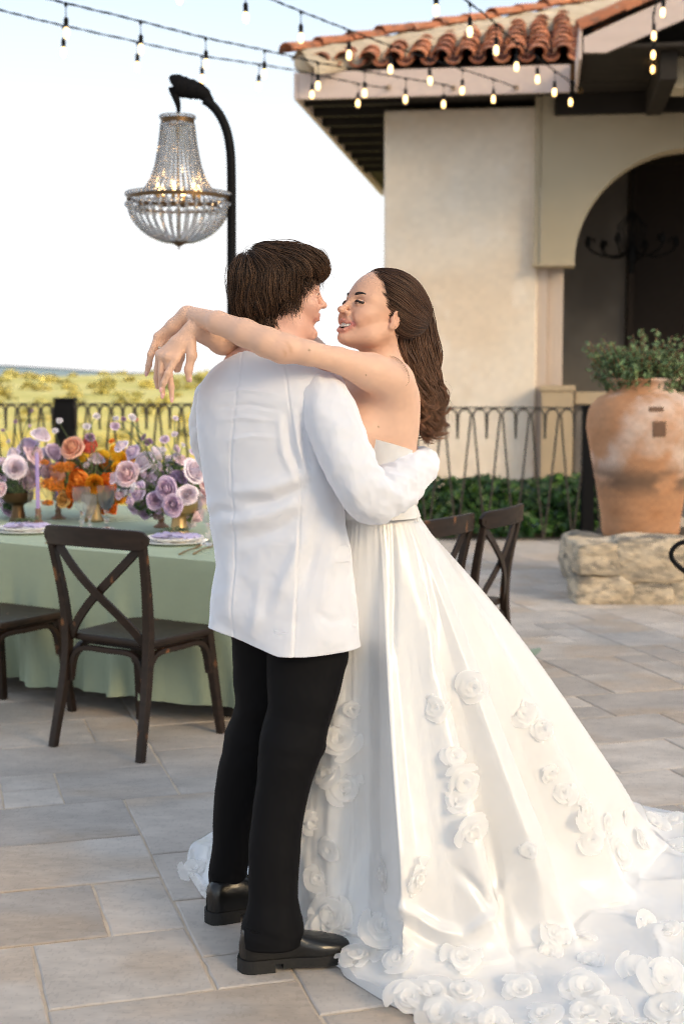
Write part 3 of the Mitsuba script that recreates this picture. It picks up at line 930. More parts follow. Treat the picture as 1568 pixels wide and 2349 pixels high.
def chair(pos, fwd_, label):
    k = thing('crossback_chair', label, 'chair', 'dark wooden cross-back chairs at the table')
    f = norm(np.array([fwd_[0], fwd_[1], 0]))
    M = T(frame([pos[0], pos[1], 0], np.array([f[1], -f[0], 0]), f))
    for n, d in CH:
        put(n, {**d, 'to_world': M}, None, parent=k)


rl, rr = atz(127, 1708, 0), atz(339, 1747, 0)
c1 = (rl + rr) / 2 + norm(np.cross(UP, rr - rl)) * .275
chair(c1, norm(np.cross(UP, rr - rl)), 'dark cross-back chair nearest the groom, its whole X back in view')
chair(c1 - TU * .80 - TN * .05, TN, 'dark cross-back chair cut off by the left edge of the photo')
chair(at(1122, 1170, 6.38) * [1, 1, 0] - TU * .24 + TN * .01, -TU * .97 + TN * -.12, 'dark cross-back chair right of the bride, its back seen at a slant')
chair(at(997, 1170, 5.98) * [1, 1, 0] - TU * .24, -TU, 'dark cross-back chair almost hidden behind the bride, only its rail showing')

# iron chair at the right edge
ik = thing('iron_chair', 'black iron garden chair with a curled arm at the right edge', 'chair')
ia = at(1567, 1245, 7.1)
ix, iy = ia[0], 7.1
for s in (0, .5):
    sx_ = s * .75
    put('arm', tube(np.array([sx_, 0, 0]) + spline([(ix + .30, iy + s, .92), (ix + .26, iy + s, .70), (ix + .08, iy + s, .662), (ix - .02, iy + s, .655), (ix - .062, iy + s, .60), (ix - .03, iy + s, .545), (ix + .03, iy + s, .50), (ix + .10, iy + s, .47)], 34), .0125, 8), 'black_metal', True, parent=ik)
    put('leg', tube([(ix + sx_ + .10, iy + s, .47), (ix + sx_ + .09, iy + s, .0)], .012, 8), 'black_metal', True, parent=ik)
    put('leg', tube([(ix + sx_ + .55, iy + s, .47), (ix + sx_ + .60, iy + s, .0)], .012, 8), 'black_metal', True, parent=ik)
put('seat', bevel_box((.5, .52, .02), .006, (ix + .53, iy + .25, .46)), 'black_metal', parent=ik)
put('back', cat_([tube([(ix + .56 + y * .75, iy + y, .46), (ix + .62 + y * .75, iy + y, .95)], .008, 6) for y in np.linspace(0, .5, 7)] + [tube([(ix + .62, iy, .95), (ix + .995, iy + .5, .95)], .012, 8)]), 'black_metal', True, parent=ik)

# pale green leaf lying on the paving
lf = atz(1186, 1520, .03)
g = np.array([[lf + [x * .12 * (1 - abs(y) ** 2.4) - .0, y * .13, .05 * (1 - y * y) + .02 * x * x + .004] for x in np.linspace(-1, 1, 9)] for y in np.linspace(-1, 1, 13)])
put('fallen_napkin', sheet(g), 'napkin_green' if 'napkin_green' in scene else 'table_linen', True, label='small pale green cloth lying on the paving behind the dress', cat='napkin')

# ================================================================ lamp stand and crystal chandelier
YC = 8.0
lp = lambda u, v, dy=0.: at(u, v, YC) + [0, dy, 0]
ls = thing('lamp_stand', 'tall black curved pole holding the crystal chandelier', 'lamp stand')
foot = at(531, 900, YC)
px = foot[0]
cp = [(px, YC, .02), (px, YC, 1.4)] + [lp(531, 520), lp(530.5, 400), lp(527, 335), lp(514, 283), lp(492, 247), lp(468, 228)]
put('pole', tube(spline(cp, 60), .0255, 14), 'black_metal', True, parent=ls)
w = spline([lp(482, 238), lp(466, 214), lp(448, 206), lp(420, 199), lp(403, 194), lp(396, 196)], 40)
tt = np.linspace(0, 1, 40)
put('wrapped_end', tube(w, (.024 + .034 * np.sin(np.clip(tt * 1.25, 0, 1) * np.pi * .5)) * np.where(tt > .92, np.sqrt(np.clip(1 - ((tt - .92) / .085) ** 2, .05, 1)), 1) + .002 * np.sin(tt * 40), 14, flat=((0, 1, 0), .8)), 'black_cloth', True, parent=ls)
put('hanger', tube(spline([lp(398, 200), lp(401, 215), lp(407, 235), lp(409, 260)], 14), np.linspace(.030, .009, 14), 8), 'black_cloth', True, parent=ls)
put('base', lathe([(0, .0), (.24, .0), (.24, .012), (.05, .02), (.03, .05)], 28), 'black_metal', 30, parent=ls, to_world=T().translate([float(px), YC, 0]))

cl = thing('crystal_chandelier', 'glowing bronze chandelier draped in crystal beads hanging from the black pole', 'chandelier')
uc, kk = 409, YC / FPX * 1.004
cx = at(uc, 450, YC)[0]
zc = lambda v: at(uc, v, YC)[2]
ring = lambda r, v, h, t=.004: moved(lathe([(r, -h / 2), (r + t, -h / 2), (r + t, h / 2), (r, h / 2), (r, -h / 2)], 48), frame([cx, YC, zc(v)], [1, 0, 0], [0, 1, 0]))
R = lambda px_: px_ * kk
put('top_ring', ring(R(36), 277, .026), 'bronze', 30, parent=cl)
put('main_ring', ring(R(114), 455, .022), 'bronze', 30, parent=cl)
put('inner_ring', ring(R(93), 476, .012), 'bronze', 30, parent=cl)
put('stem', tube([[cx, YC, zc(262)], [cx, YC, zc(545)]], .007, 8), 'brass', True, parent=cl)
put('finial', moved(lathe([(0, zc(573)), (.003, zc(571)), (.005, zc(566)), (R(10), zc(561)), (R(20), zc(556)), (R(27), zc(551)), (0, zc(548))], 24), frame([cx, YC, 0], [1, 0, 0], [0, 1, 0])), 'bronze', 40, parent=cl)
bead = trimesh.creation.icosphere(0, 1.0)


def beads(path, r):
    d = np.r_[0, np.cumsum(np.linalg.norm(np.diff(path, axis=0), axis=1))]
    t = np.arange(r, d[-1], r * 1.9)
    c = np.stack([np.interp(t, d, path[:, k]) for k in range(3)], -1)
    V = (bead.vertices[None] * r + c[:, None]).reshape(-1, 3)
    F = (bead.faces[None] + (np.arange(len(c)) * len(bead.vertices))[:, None, None]).reshape(-1, 3)
    return trimesh.Trimesh(V, F, process=False)


vs_ = np.array([283, 330, 380, 410, 432, 447])
rs_ = np.array([36, 41, 50, 60, 73, 88])
for k in range(34):
    a = 2 * np.pi * k / 34
    d = np.array([math.cos(a), math.sin(a), 0])
    vv = np.linspace(283, 449, 40)
    path = np.array([[cx, YC, zc(v)] + d * R(np.interp(v, vs_, rs_)) for v in vv])
    put('bead_strand', beads(path, .0098), 'bead_crystal', parent=cl)
    th = np.linspace(.02, 1.34, 40)
    path = np.array([[cx, YC, 0] + d * R(113) * math.cos(t) + UP * zc(462 + 95 * math.sin(t)) for t in th])
    put('bead_strand', beads(path, .0105), 'bead_crystal', parent=cl)
for r, v, n, s in ((37, 268, 24, .0125), (116, 446, 60, .0125), (116, 470, 40, .0135), (93, 482, 30, .014)):
    V = cat_([moved(bead, np.diag([s, s, s, 1.]) + np.array([[0, 0, 0, cx + R(r) * math.cos(2 * np.pi * q / n)], [0, 0, 0, YC + R(r) * math.sin(2 * np.pi * q / n)], [0, 0, 0, zc(v)], [0, 0, 0, 0]])) for q in range(n)])
    put('bead_ring', V, 'bead_crystal', parent=cl, kind='stuff')
for k in range(6):
    a = 2 * np.pi * k / 6 + .4
    d = np.array([math.cos(a), math.sin(a), 0])
    b = np.array([cx, YC, zc(448)]) + d * R(48)
    cd = put('candle_tube', tube([b - UP * .03, b + UP * .012], .011, 10), 'brass', True, parent=cl)
    put('bulb', lathe([(0, .012), (.012, .018), (.015, .035), (.009, .055), (0, .07)], 10), 'bulb_glow', True, parent=cd, to_world=T().translate(list(map(float, b))), emitter={'type': 'area', 'radiance': rgb(1.4, .8, .32)})
    put('arm', tube([[cx, YC, zc(470)], b - UP * .05 + d * .01, b - UP * .03], .006, 6), 'bronze', True, parent=cl)

# ================================================================ flowers
def rose(R_, kind, col, r, axis):
    """a rose of cupped petals around `axis` (unit), vertex coloured"""
    axis = norm(axis)
    x = norm(np.cross(axis, [0.3, 1, .2]))
    y = np.cross(axis, x)
    V, F, C = [], [], []
    if kind == 'rose':
        layers = [(3, .14, 1.06, .05), (4, .27, 1.05, .10), (5, .44, .98, .20), (6, .66, .84, .38), (7, .86, .60, .65), (7, 1.0, .38, .95)]
    elif kind == 'ranunculus':
        layers = [(4, .2, 1.0, .05), (6, .36, 1.0, .08), (8, .52, .96, .12), (9, .68, .88, .16), (10, .82, .74, .22), (10, .93, .56, .28), (9, 1.0, .34, .34)]
    else:
        layers = [(7, .35, .8, .3), (9, .65, .6, .5), (11, 1.0, .35, .8)]
    a, b = 6, 5
    col = np.array(col)
    for li, (n, rad, top, op) in enumerate(layers):
        ph = r.uniform(0, 6.28)
        for k in range(n):
            phi = ph + 2 * np.pi * k / n + r.normal(0, .08)
            t, w = np.meshgrid(np.linspace(0, 1, a), np.linspace(-1, 1, b), indexing='ij')
            half = 1.35 * (2 * np.pi / n) * .62 * np.sin(np.clip(.25 + t * .85, 0, 1) * np.pi * .5) ** .7
            half = half * (1 - .55 * np.clip((t - .72) / .28, 0, 1) ** 2)
            az = phi + w * half
            rr = rad * R_ * (np.sin(np.clip(t * 1.25, 0, 1) * np.pi / 2) ** .8) * (1 + op * .35 * np.clip(t - .6, 0, 1) * 2) * (1 + .06 * r.normal())
            hh = R_ * (top * np.sin(t * np.pi * .5) * 1.05 - .75 * (1 - t) - op * .35 * np.clip((t - .75) / .25, 0, 1) ** 2 * 1.0) * (1 + .05 * r.normal()) - .0 + R_ * .07 * np.cos(w * 2.2) * t
            rr = rr + R_ * .03 * r.normal() * t
            P = rr[..., None] * (np.cos(az)[..., None] * x + np.sin(az)[..., None] * y) + hh[..., None] * axis
            base = len(V) * a * b
            V.append(P.reshape(-1, 3))
            i, j = np.meshgrid(np.arange(a - 1), np.arange(b - 1), indexing='ij')
            q = i * b + j
            F.append(tri(np.stack([q, q + 1, q + b + 1, q + b], -1).reshape(-1, 4)) + base)
            cc = col * (.84 + .09 * li / len(layers) + .09 * t[..., None] ** 2) * r.uniform(.92, 1.06)
            C.append(np.clip(cc, 0, .92).reshape(-1, 3))
    return trimesh.Trimesh(np.vstack(V), np.vstack(F), process=False), np.vstack(C)


PC = {'lilac': (.76, .62, .76), 'deep': (.66, .50, .65), 'pale': (.84, .75, .82), 'pink': (.86, .66, .70), 'peach': (.84, .48, .34), 'coral': (.82, .20, .14), 'orange': (.86, .28, .03), 'amber': (.88, .46, .03),
      'yellow': (.86, .56, .03), 'mauve': (.40, .26, .38), 'gold': (.75, .45, .14), 'white': (.80, .76, .80)}
fr = np.random.default_rng(77)
ZS = lambda x, y: (.3203 * x, 906.5 + .3203 * y)


def arrangement(label, base, Y0, roses, small, bowl, foliage, purple, green=(.035, .075, .02)):
    k = thing('flower_arrangement', label, 'flowers')
    ctr = np.array([base[0], Y0, TZ + .28])
    put('bowl', moved(bowl[0], frame([base[0], Y0, TZ + .002], [1, 0, 0], [0, 1, 0])), bowl[1], 30, parent=k)
    P_all = []
    kinds_ = [q[3:5] for q in roses]
    roses = roses + [(fx_ + fr.normal(0, fs_ * .55), fy_ + fr.normal(0, fs_ * .5), fr.uniform(34, 50), *kinds_[fr.integers(len(kinds_))], fr.uniform(.10, .26)) for fx_, fy_, fs_ in foliage for _ in range(7)]
    for x, y, rz, c, kd, dy in roses:
        u, v = ZS(x, y)
        p = at(u, v, Y0 + dy)
        rad = rz * .3203 / FPX * (Y0 + dy) * 1.08
        ax = norm((p - ctr) * [1.0, .3, .9]) + np.array([-.0, -.85, .55]) + fr.normal(0, .32, 3)
        m, c_ = rose(rad, kd, PC[c], fr, ax)
        m.apply_translation(p)
        put('rose' if kd != 'ranunculus' else 'ranunculus', m, 'petal', True, parent=k, color=c_)
        P_all.append(p)
    stems = [tube(spline([[base[0] + fr.normal(0, .03), Y0, TZ + .10], (p + ctr) / 2 - UP * .05, p - UP * .01], 6), .0028, 4, False) for p in P_all]
    for x, y, rz, c in small:
        u, v = ZS(x, y)
        p = at(u, v, Y0 + fr.uniform(-.1, .15))
        m, c_ = rose(rz * .3203 / FPX * Y0, 'scabiosa', PC[c], fr, np.array([fr.normal(0, .4), -.8, .6]))
        m.apply_translation(p)
        put('scabiosa', m, 'petal', True, parent=k, color=c_)
        stems.append(tube(spline([[base[0] + fr.normal(0, .08), Y0 + fr.normal(0, .05), TZ + .12], (p * .6 + ctr * .4) + fr.normal(0, .02, 3), p - UP * .005], 10), .0022, 4, False))
    n = 1500
    def cloud(n, spread, size, cols, bias, asp=.5):
        i = fr.integers(0, len(foliage), n)
        c = np.array([at(*ZS(*foliage[q][:2]), Y0 + .13) for q in i])
        s = np.array([foliage[q][2] for q in i]) * .3203 / FPX * Y0
        o = norm(fr.normal(size=(n, 3))) * fr.uniform(.2, 1, (n, 1)) * s[:, None] * [1, .8, .8]
        return leaf_cloud(c + o, norm(o) + [0, -.4, .3], np.full(n, size), cols, fr, asp)
    m, c_ = cloud(n, 1, .042, np.array(green) * fr.uniform(.8, 2.2, (n, 1)) + np.array([.05, .07, .0]) * (fr.random((n, 1)) ** 5), .3)
    put('foliage', m, 'leaf', False, parent=k, color=c_, kind='stuff')
    if purple:
        m, c_ = cloud(900, 1, .022, np.array(purple) * fr.uniform(.5, 1.5, (900, 1)), .3, .8)
        put('filler_blossom', m, 'petal', False, parent=k, color=c_, kind='stuff')
    put('stems', cat_(stems), 'leaf', True, parent=k, color=np.tile([.09, .13, .05], (sum(len(s.vertices) for s in stems), 1)), kind='stuff')
    return k


def pedestal_bowl(s=1.):
    return moved(lathe(np.array([(0, .001), (.048, 0), (.050, .006), (.040, .02), (.030, .075), (.034, .088), (.07, .105), (.083, .125), (.085, .155), (.081, .155), (.078, .13), (0, .11)]) * s, 32), np.eye(4))


rs = 'rose'
L1 = [(110, 525, 66, 'pale', rs, -.12), (8, 675, 46, 'pink', rs, -.1), (205, 605, 58, 'deep', rs, .05), (232, 440, 66, 'pink', rs, .02), (290, 292, 54, 'pale', rs, -.03), (203, 372, 60, 'lilac', rs, .05), (95, 420, 38, 'pale', rs, .02), (12, 480, 34, 'lilac', rs, 0), (325, 560, 48, 'mauve', rs, .1), (380, 405, 50, 'lilac', rs, .15), (330, 420, 45, 'pale', rs, .18)]
b1 = on_table(42, 1196)
arrangement('lilac and pink rose arrangement at the left edge of the table', b1, b1[1], L1, [(60, 330, 14, 'pale'), (20, 250, 12, 'mauve'), (110, 190, 14, 'mauve'), (230, 110, 14, 'mauve'), (215, 220, 10, 'lilac')], (pedestal_bowl(), 'bronze'), [(40, 640, 110), (90, 700, 80), (180, 560, 90), (20, 560, 90), (250, 480, 90), (70, 780, 40)], (.16, .13, .19))
L2 = [(522, 380, 68, 'peach', rs, -.02), (640, 376, 58, 'coral', 'ranunculus', 0), (585, 600, 74, 'orange', 'ranunculus', -.08), (676, 640, 58, 'amber', 'ranunculus', -.16), (768, 612, 60, 'orange', 'ranunculus', -.1), (540, 692, 58, 'orange', 'ranunculus', -.08), (655, 735, 48, 'orange', 'ranunculus', .02), (832, 425, 62, 'yellow', 'ranunculus', 0), (908, 452, 58, 'yellow', 'ranunculus', .03), (850, 540, 54, 'yellow', 'ranunculus', -.03), (858, 720, 48, 'amber', 'ranunculus', .05), (425, 572, 58, 'peach', rs, -.03), (455, 748, 44, 'gold', rs, -.08), (500, 770, 35, 'orange', 'ranunculus', 0), (690, 470, 46, 'pale', rs, .08), (905, 660, 36, 'coral', 'ranunculus', .08), (800, 650, 30, 'coral', 'ranunculus', -.05)]
b2 = on_table(283, 1186)
k2 = arrangement('bright orange, yellow and coral flower arrangement at the middle of the table', b2 + [-.12, 0, 0], b2[1] - .25, L2, [(800, 330, 18, 'orange'), (645, 302, 30, 'mauve'), (425, 185, 20, 'white'), (395, 255, 20, 'white'), (620, 225, 24, 'white'), (690, 150, 22, 'white'), (620, 500, 20, 'white')], (pedestal_bowl(1.1), 'gold_ceramic'), [(600, 540, 120), (720, 520, 110), (800, 640, 90), (480, 640, 90), (560, 460, 80), (760, 760, 60), (860, 600, 70)], (.20, .12, .14), (.045, .07, .02))
spr, sc = [], []
for (x, y, s) in ((440, 520, 75), (350, 630, 85), (390, 660, 60), (480, 500, 50), (320, 480, 30), (340, 770, 35)):
    n = 260
    c = at(*ZS(x, y), b2[1] - .38)
    o = norm(fr.normal(size=(n, 3))) * fr.random((n, 1)) * s * .3203 / FPX * 7 * [1.3, 1, .55]
    m, c_ = leaf_cloud(c + o, np.tile([0, -1, .3], (n, 1)), np.full(n, .020), np.array([.62, .21, .02]) * fr.uniform(.5, 1.4, (n, 1)), fr, .35)
    spr.append(m)
    sc.append(c_)
put('feathery_spray', cat_(spr), 'petal', False, parent=k2, color=np.vstack(sc), kind='stuff', label='feathery burnt orange sprays')
L3 = [(915, 565, 72, 'pink', rs, .10), (1002, 692, 60, 'lilac', rs, .04), (1042, 482, 68, 'pale', rs, .12), (1130, 432, 58, 'pale', rs, .16), (962, 412, 52, 'lilac', rs, .2), (1386, 550, 74, 'pale', rs, -.1), (1196, 672, 64, 'deep', rs, -.1), (1236, 786, 60, 'deep', rs, -.13), (1340, 712, 60, 'pale', rs, -.12), (1112, 752, 52, 'deep', rs, -.06), (1290, 590, 46, 'mauve', rs, 0), (1298, 480, 40, 'pink', rs, .06), (1420, 420, 50, 'lilac', rs, .08), (1472, 640, 44, 'pink', rs, -.02), (1412, 862, 44, 'pink', rs, .0), (1150, 770, 40, 'lilac', rs, -.04), (940, 760, 34, 'deep', rs, .0), (1230, 600, 36, 'mauve', rs, -.02), (960, 655, 26, 'white', rs, -.05), (870, 370, 40, 'pale', rs, .25)]
b3 = on_table(411, 1231)
arrangement('lilac rose arrangement in a gold pedestal bowl beside the groom', b3, b3[1], L3, [(830, 165, 18, 'white'), (825, 222, 30, 'lilac'), (945, 160, 26, 'white'), (980, 178, 14, 'peach'), (1180, 318, 30, 'lilac'), (1255, 165, 18, 'pale'), (1062, 335, 26, 'mauve'), (1030, 300, 22, 'mauve'), (1265, 385, 26, 'lilac'), (1310, 355, 14, 'white'), (1165, 385, 16, 'white'), (885, 170, 16, 'mauve'), (1215, 540, 20, 'pale'), (1435, 710, 14, 'white'), (1250, 280, 20, 'pale')], (pedestal_bowl(1.12), 'gold_ceramic'), [(960, 560, 90), (900, 640, 60), (1060, 700, 80), (1130, 640, 120), (1230, 560, 110), (1380, 640, 90), (1340, 800, 80), (1080, 800, 60), (1000, 780, 50), (1120, 540, 90), (1300, 840, 50), (1330, 870, 40)], (.26, .20, .30))

# ================================================================ tableware
def goblet(p, s, label):
    k = thing('goblet', label, 'glass', 'fluted crystal goblets on the table')
    n = 40
    pr = np.array([(.0, .083), (.012, .085), (.026, .10), (.034, .125), (.0375, .155), (.0385, .19)]) * s
    m = lathe(pr, n)
    a = np.arctan2(m.vertices[:, 1], m.vertices[:, 0])
    m.vertices[:, :2] *= (1 + .035 * np.cos(a * 10) * ((m.vertices[:, 2] > .1 * s) & (m.vertices[:, 2] < .17 * s)))[:, None]
    put('cup', m, 'goblet_glass', True, parent=k, to_world=T().translate(list(map(float, p))))
    put('stem', lathe(np.array([(.0, .0), (.034, .0), (.034, .003), (.012, .010), (.006, .02), (.0065, .035), (.012, .042), (.007, .05), (.006, .07), (.010, .078), (.012, .083), (0, .083)]) * s, 20), 'crystal', 40, parent=k, to_world=T().translate(list(map(float, p))))


def foot_at(x, y):
    return on_table(*ZS(x, y)) + [0, 0, .002]


goblet(foot_at(588, 972), 1.15, 'left of the three goblets before the orange flowers')
goblet(foot_at(642, 985), .98, 'smaller middle goblet before the orange flowers')
goblet(foot_at(763, 962), 1.16, 'right of the three goblets before the orange flowers')
goblet(foot_at(1490, 1075), 1.2, 'lone goblet right beside the white jacket')


def candle(x, y, hgt, glass, label):
    p = foot_at(x, y)
    k = thing('candle', label, 'candle')
    X = T().translate(list(map(float, p)))
    put('holder', lathe([(0, 0), (.040, 0), (.040, .008), (.022, .018), (.014, .03), (.018, .045), (.013, .055), (.016, .07), (.014, .085), (0, .085)], 20), 'turned_wood', 40, parent=k, to_world=X)
    put('taper', lathe([(.0095, .08), (.011, .09), (.0095, .085 + hgt), (.004, .09 + hgt), (0, .09 + hgt)], 14), 'candle_wax', 40, parent=k, to_world=X)
    put('wick', lathe([(.0012, .085 + hgt), (.001, .105 + hgt), (0, .105 + hgt)], 6), 'black_metal', parent=k, to_world=X)
    if glass:
        put('hurricane_glass', lathe([(.052, .0), (.052, glass)], 32), 'glass', True, parent=k, to_world=X)


candle(275, 930, .285, .34, 'tall lavender taper candle in a glass sleeve left of the orange flowers')
candle(418, 888, .22, .33, 'lavender taper candle half hidden behind the orange sprays')
candle(1155, 950, .12, 0, 'short candle behind the gold bowl of lilac roses')


def place(c, label, rot, nlabel):
    k = thing('dinner_plate', label, 'plate')
    X = T().translate(list(map(float, c + [0, 0, .0025])))
    put('charger', lathe([(0, .004), (.10, .004), (.115, .006), (.150, .014), (.153, .012), (.12, .0), (0, .0)], 48), 'china', 40, parent=k, to_world=X)
    put('plate', lathe([(0, .018), (.085, .018), (.10, .021), (.132, .032), (.134, .030), (.10, .016), (.06, .0125), (0, .0125)], 48), 'china', 40, parent=k, to_world=X)
    r = np.random.default_rng(int(abs(rot) * 10) + 3)
    s, t = np.meshgrid(np.linspace(-1, 1, 30), np.linspace(-1, 1, 20), indexing='ij')
    z = .036 + .012 * meshkit.fbm(np.stack([s * 1.5, t * 4, s * 0 + rot], -1), 3, 2) + .006 * np.sin(t * 7 + s) + .006 * (np.abs(s) < .15)
    w = .055 * (.55 + .45 * np.abs(s) ** .7) + .012 * meshkit.fbm(np.stack([s * 3, s * 0, s * 0], -1), 2, 4)
    P = np.stack([s * .112, t * w * .85, z - .012 * np.clip(np.abs(s) - .8, 0, 1) * 4], -1)
    cr, sr = math.cos(rot), math.sin(rot)
    P = P @ np.array([[cr, sr, 0], [-sr, cr, 0], [0, 0, 1]]) + c
    m = sheet(P)
    m2 = sheet(P - [0, 0, .005], True)
    put('napkin', cat_([m, m2]), 'lavender_linen', True, label=nlabel, cat='napkin')
    n = 90
    tt = r.random(n)
    pts = c + np.stack([(tt - .5) * .12 * math.cos(rot + 1), (tt - .5) * .12 * math.sin(rot + 1), .056 + r.uniform(0, .016, n)], -1) + r.normal(0, .008, (n, 3)) * [1, 1, .3]
    m, c_ = leaf_cloud(pts, np.tile(UP, (n, 1)), np.full(n, .024), np.array([.10, .14, .07]) * r.uniform(.5, 1.4, (n, 1)), r, .25)
    put('rosemary_sprig', m, 'leaf', False, color=c_, label='green herb sprig on the ' + nlabel, cat='herb sprig')


pA, pB = on_table(60, 1222), on_table(402, 1247)
place(pA, 'white plates stacked at the left place setting', -.5, 'folded lavender napkin on the left plates')
place(pB, 'white plates stacked at the place setting beside the white jacket', -.62, 'folded lavender napkin on the right plates')


def fork(x0, y0, x1, y1, label, tines=True):
    a, b = foot_at(x0, y0), foot_at(x1, y1)
    d, L = norm(b - a), np.linalg.norm(b - a)
    s = np.cross(UP, d)
    k = thing('fork' if tines else 'knife', label, 'fork' if tines else 'knife')
    put('handle', bar(spline([a + UP * .004, a + d * L * .4 + UP * .008, a + d * L * .72 + UP * .004], 10), np.linspace(.010, .005, 10), .004, s), 'brass', 40, parent=k)
    if tines:
        for q in (-1.5, -.5, .5, 1.5):
            put('tine', bar([a + d * L * .70 + UP * .004, a + d * L * .76 + s * q * .005 + UP * .006, a + d * L + s * q * .005 + UP * .009], .0028, .0022, s), 'brass', 40, parent=k)
    else:
        put('blade', bar([a + d * L * .70 + UP * .004, a + d * L * .9 + UP * .004, a + d * L + UP * .004], [.014, .018, .006], .002, s), 'brass', 40, parent=k)


fork(1285, 1150, 1440, 1088, 'gold fork right of the lavender napkin, nearer the plate')
fork(1385, 1148, 1530, 1082, 'gold knife outermost at the place setting beside the jacket', False)
fork(330, 1068, 430, 1030, 'gold fork half hidden behind the top rail of the chair')
# ================================================================ people: tools
def proj(P):
    q = np.asarray(P) - [0, 0, CAM_Z]
    dpt = q @ fwd
    dn = np.array([0, -math.sin(TILT), -math.cos(TILT)])
    return np.stack([784 + FPX * q[..., 0] / dpt, 1174.5 + FPX * (q @ dn) / dpt], -1)


class Field:
    """a signed distance field on a grid; primitives touch only the block around them"""

    def __init__(s, lo, hi, h):
        s.lo, s.h = np.array(lo, float), h
        s.n = np.ceil((np.array(hi) - lo) / h).astype(int) + 1
        s.f = np.full(s.n, .08, np.float32)

    def block(s, lo, hi):
        a = np.clip(np.floor((np.array(lo) - s.lo) / s.h).astype(int), 0, s.n)
        b = np.clip(np.ceil((np.array(hi) - s.lo) / s.h).astype(int) + 1, 0, s.n)
        if (b <= a).any():
            return None
        ax = [(s.lo[k] + s.h * np.arange(a[k], b[k])).astype(np.float32) for k in range(3)]
        return tuple(slice(x, y) for x, y in zip(a, b)), np.stack(np.meshgrid(*ax, indexing='ij'), -1)

    def join(s, sl, d, k, cut=False):
        f = s.f[sl]
        if cut:
            f, d = -f, d
        if k > 0:
            g = np.maximum(k - np.abs(f - d), 0) / k
            o = np.minimum(f, d) - g * g * k * .25
        else:
            o = np.minimum(f, d)
        s.f[sl] = -o if cut else o

    def cone(s, a, b, r1, r2=None, k=.01, cut=False):
        a, b = np.asarray(a, float), np.asarray(b, float)
        r2 = r1 if r2 is None else r2
        m = max(r1, r2) + k + .03
        B = s.block(np.minimum(a, b) - m, np.maximum(a, b) + m)
        if B is None:
            return
        sl, P = B
        ba = (b - a).astype(np.float32)
        pa = P - a.astype(np.float32)
        h = np.clip(pa @ ba / max(ba @ ba, 1e-12), 0, 1)
        d = np.linalg.norm(pa - h[..., None] * ba, axis=-1) - (r1 + (r2 - r1) * h)
        s.join(sl, d, k, cut)

    def chain(s, pts, rs, k=.008):
        for i in range(len(pts) - 1):
            s.cone(pts[i], pts[i + 1], rs[i], rs[i + 1], k)

    def ell(s, c, r, R=None, k=.01, cut=False):
        c, r = np.asarray(c, float), np.asarray(r, float)
        m = r.max() + k + .03
        B = s.block(c - m, c + m)
        if B is None:
            return
        sl, P = B
        q = P - c.astype(np.float32)
        if R is not None:
            q = q @ np.asarray(R, np.float32)
        k0 = np.linalg.norm(q / r, axis=-1)
        k1 = np.linalg.norm(q / (r * r), axis=-1)
        d = k0 * (k0 - 1) / np.maximum(k1, 1e-6)
        s.join(sl, d.astype(np.float32), k, cut)

    def mesh(s):
        f = s.f
        I = f < 0
        act = np.zeros(np.array(f.shape) - 1, bool)
        c = [(slice(a, f.shape[0] - 1 + a), slice(b, f.shape[1] - 1 + b), slice(d, f.shape[2] - 1 + d)) for a in (0, 1) for b in (0, 1) for d in (0, 1)]
        al = np.ones_like(act)
        for q in c:
            act |= I[q]
            al &= I[q]
        act &= ~al
        ijk = np.argwhere(act)
        idx = np.full(act.shape, -1, np.int32)
        idx[tuple(ijk.T)] = np.arange(len(ijk))
        offs = np.array([(a, b, d) for a in (0, 1) for b in (0, 1) for d in (0, 1)])
        val = np.stack([f[tuple((ijk + o).T)] for o in offs], 1).astype(float)
        acc, cnt = np.zeros((len(ijk), 3)), np.zeros(len(ijk))
        for p in range(8):
            for q in range(p + 1, 8):
                if np.abs(offs[p] - offs[q]).sum() != 1:
                    continue
                x = (val[:, p] < 0) != (val[:, q] < 0)
                t = np.where(x, val[:, p] / np.where(x, val[:, p] - val[:, q], 1), 0)
                acc += np.where(x[:, None], offs[p] + t[:, None] * (offs[q] - offs[p]), 0)
                cnt += x
        V = s.lo + s.h * (ijk + acc / cnt[:, None])
        F = []
        for ax in range(3):
            o = [np.zeros(3, int) for _ in range(4)]
            u, v = (ax + 1) % 3, (ax + 2) % 3
            sl0 = [slice(1, -1)] * 3
            sl0[ax] = slice(0, -1)
            sl1 = [slice(1, -1)] * 3
            sl1[ax] = slice(1, None)
            A, Bq = I[tuple(sl0)], I[tuple(sl1)]
            e = np.argwhere(A != Bq)
            base = e + 1
            base[:, ax] -= 1
            flip = A[tuple(e.T)]
            def cell(du, dv):
                g = base.copy()
                g[:, u] -= du
                g[:, v] -= dv
                return idx[tuple(g.T)]
            q = np.stack([cell(1, 1), cell(0, 1), cell(0, 0), cell(1, 0)], 1)
            q[~flip] = q[~flip][:, ::-1]
            F.append(q)
        return trimesh.Trimesh(V, tri(np.vstack(F)), process=False)


def rot(f, u):
    """head axes: columns forward, left, up"""
    f = norm(f)
    l = norm(np.cross(u, f))
    return np.stack([f, l, np.cross(f, l)], 1)


def ring_loft(C, ax, ay, disp=None):
    """closed cross-sections C + cos*ax + sin*ay per level, (levels, n, 3)"""
    return C


def closed_sheet(P, flip=False):
    a, b = P.shape[:2]
    i, j = np.meshgrid(np.arange(a - 1), np.arange(b), indexing='ij')
    q = np.stack([i * b + j, i * b + (j + 1) % b, (i + 1) * b + (j + 1) % b, (i + 1) * b + j], -1).reshape(-1, 4)
    return trimesh.Trimesh(P.reshape(-1, 3), tri(q[:, ::-1] if flip else q), process=False)


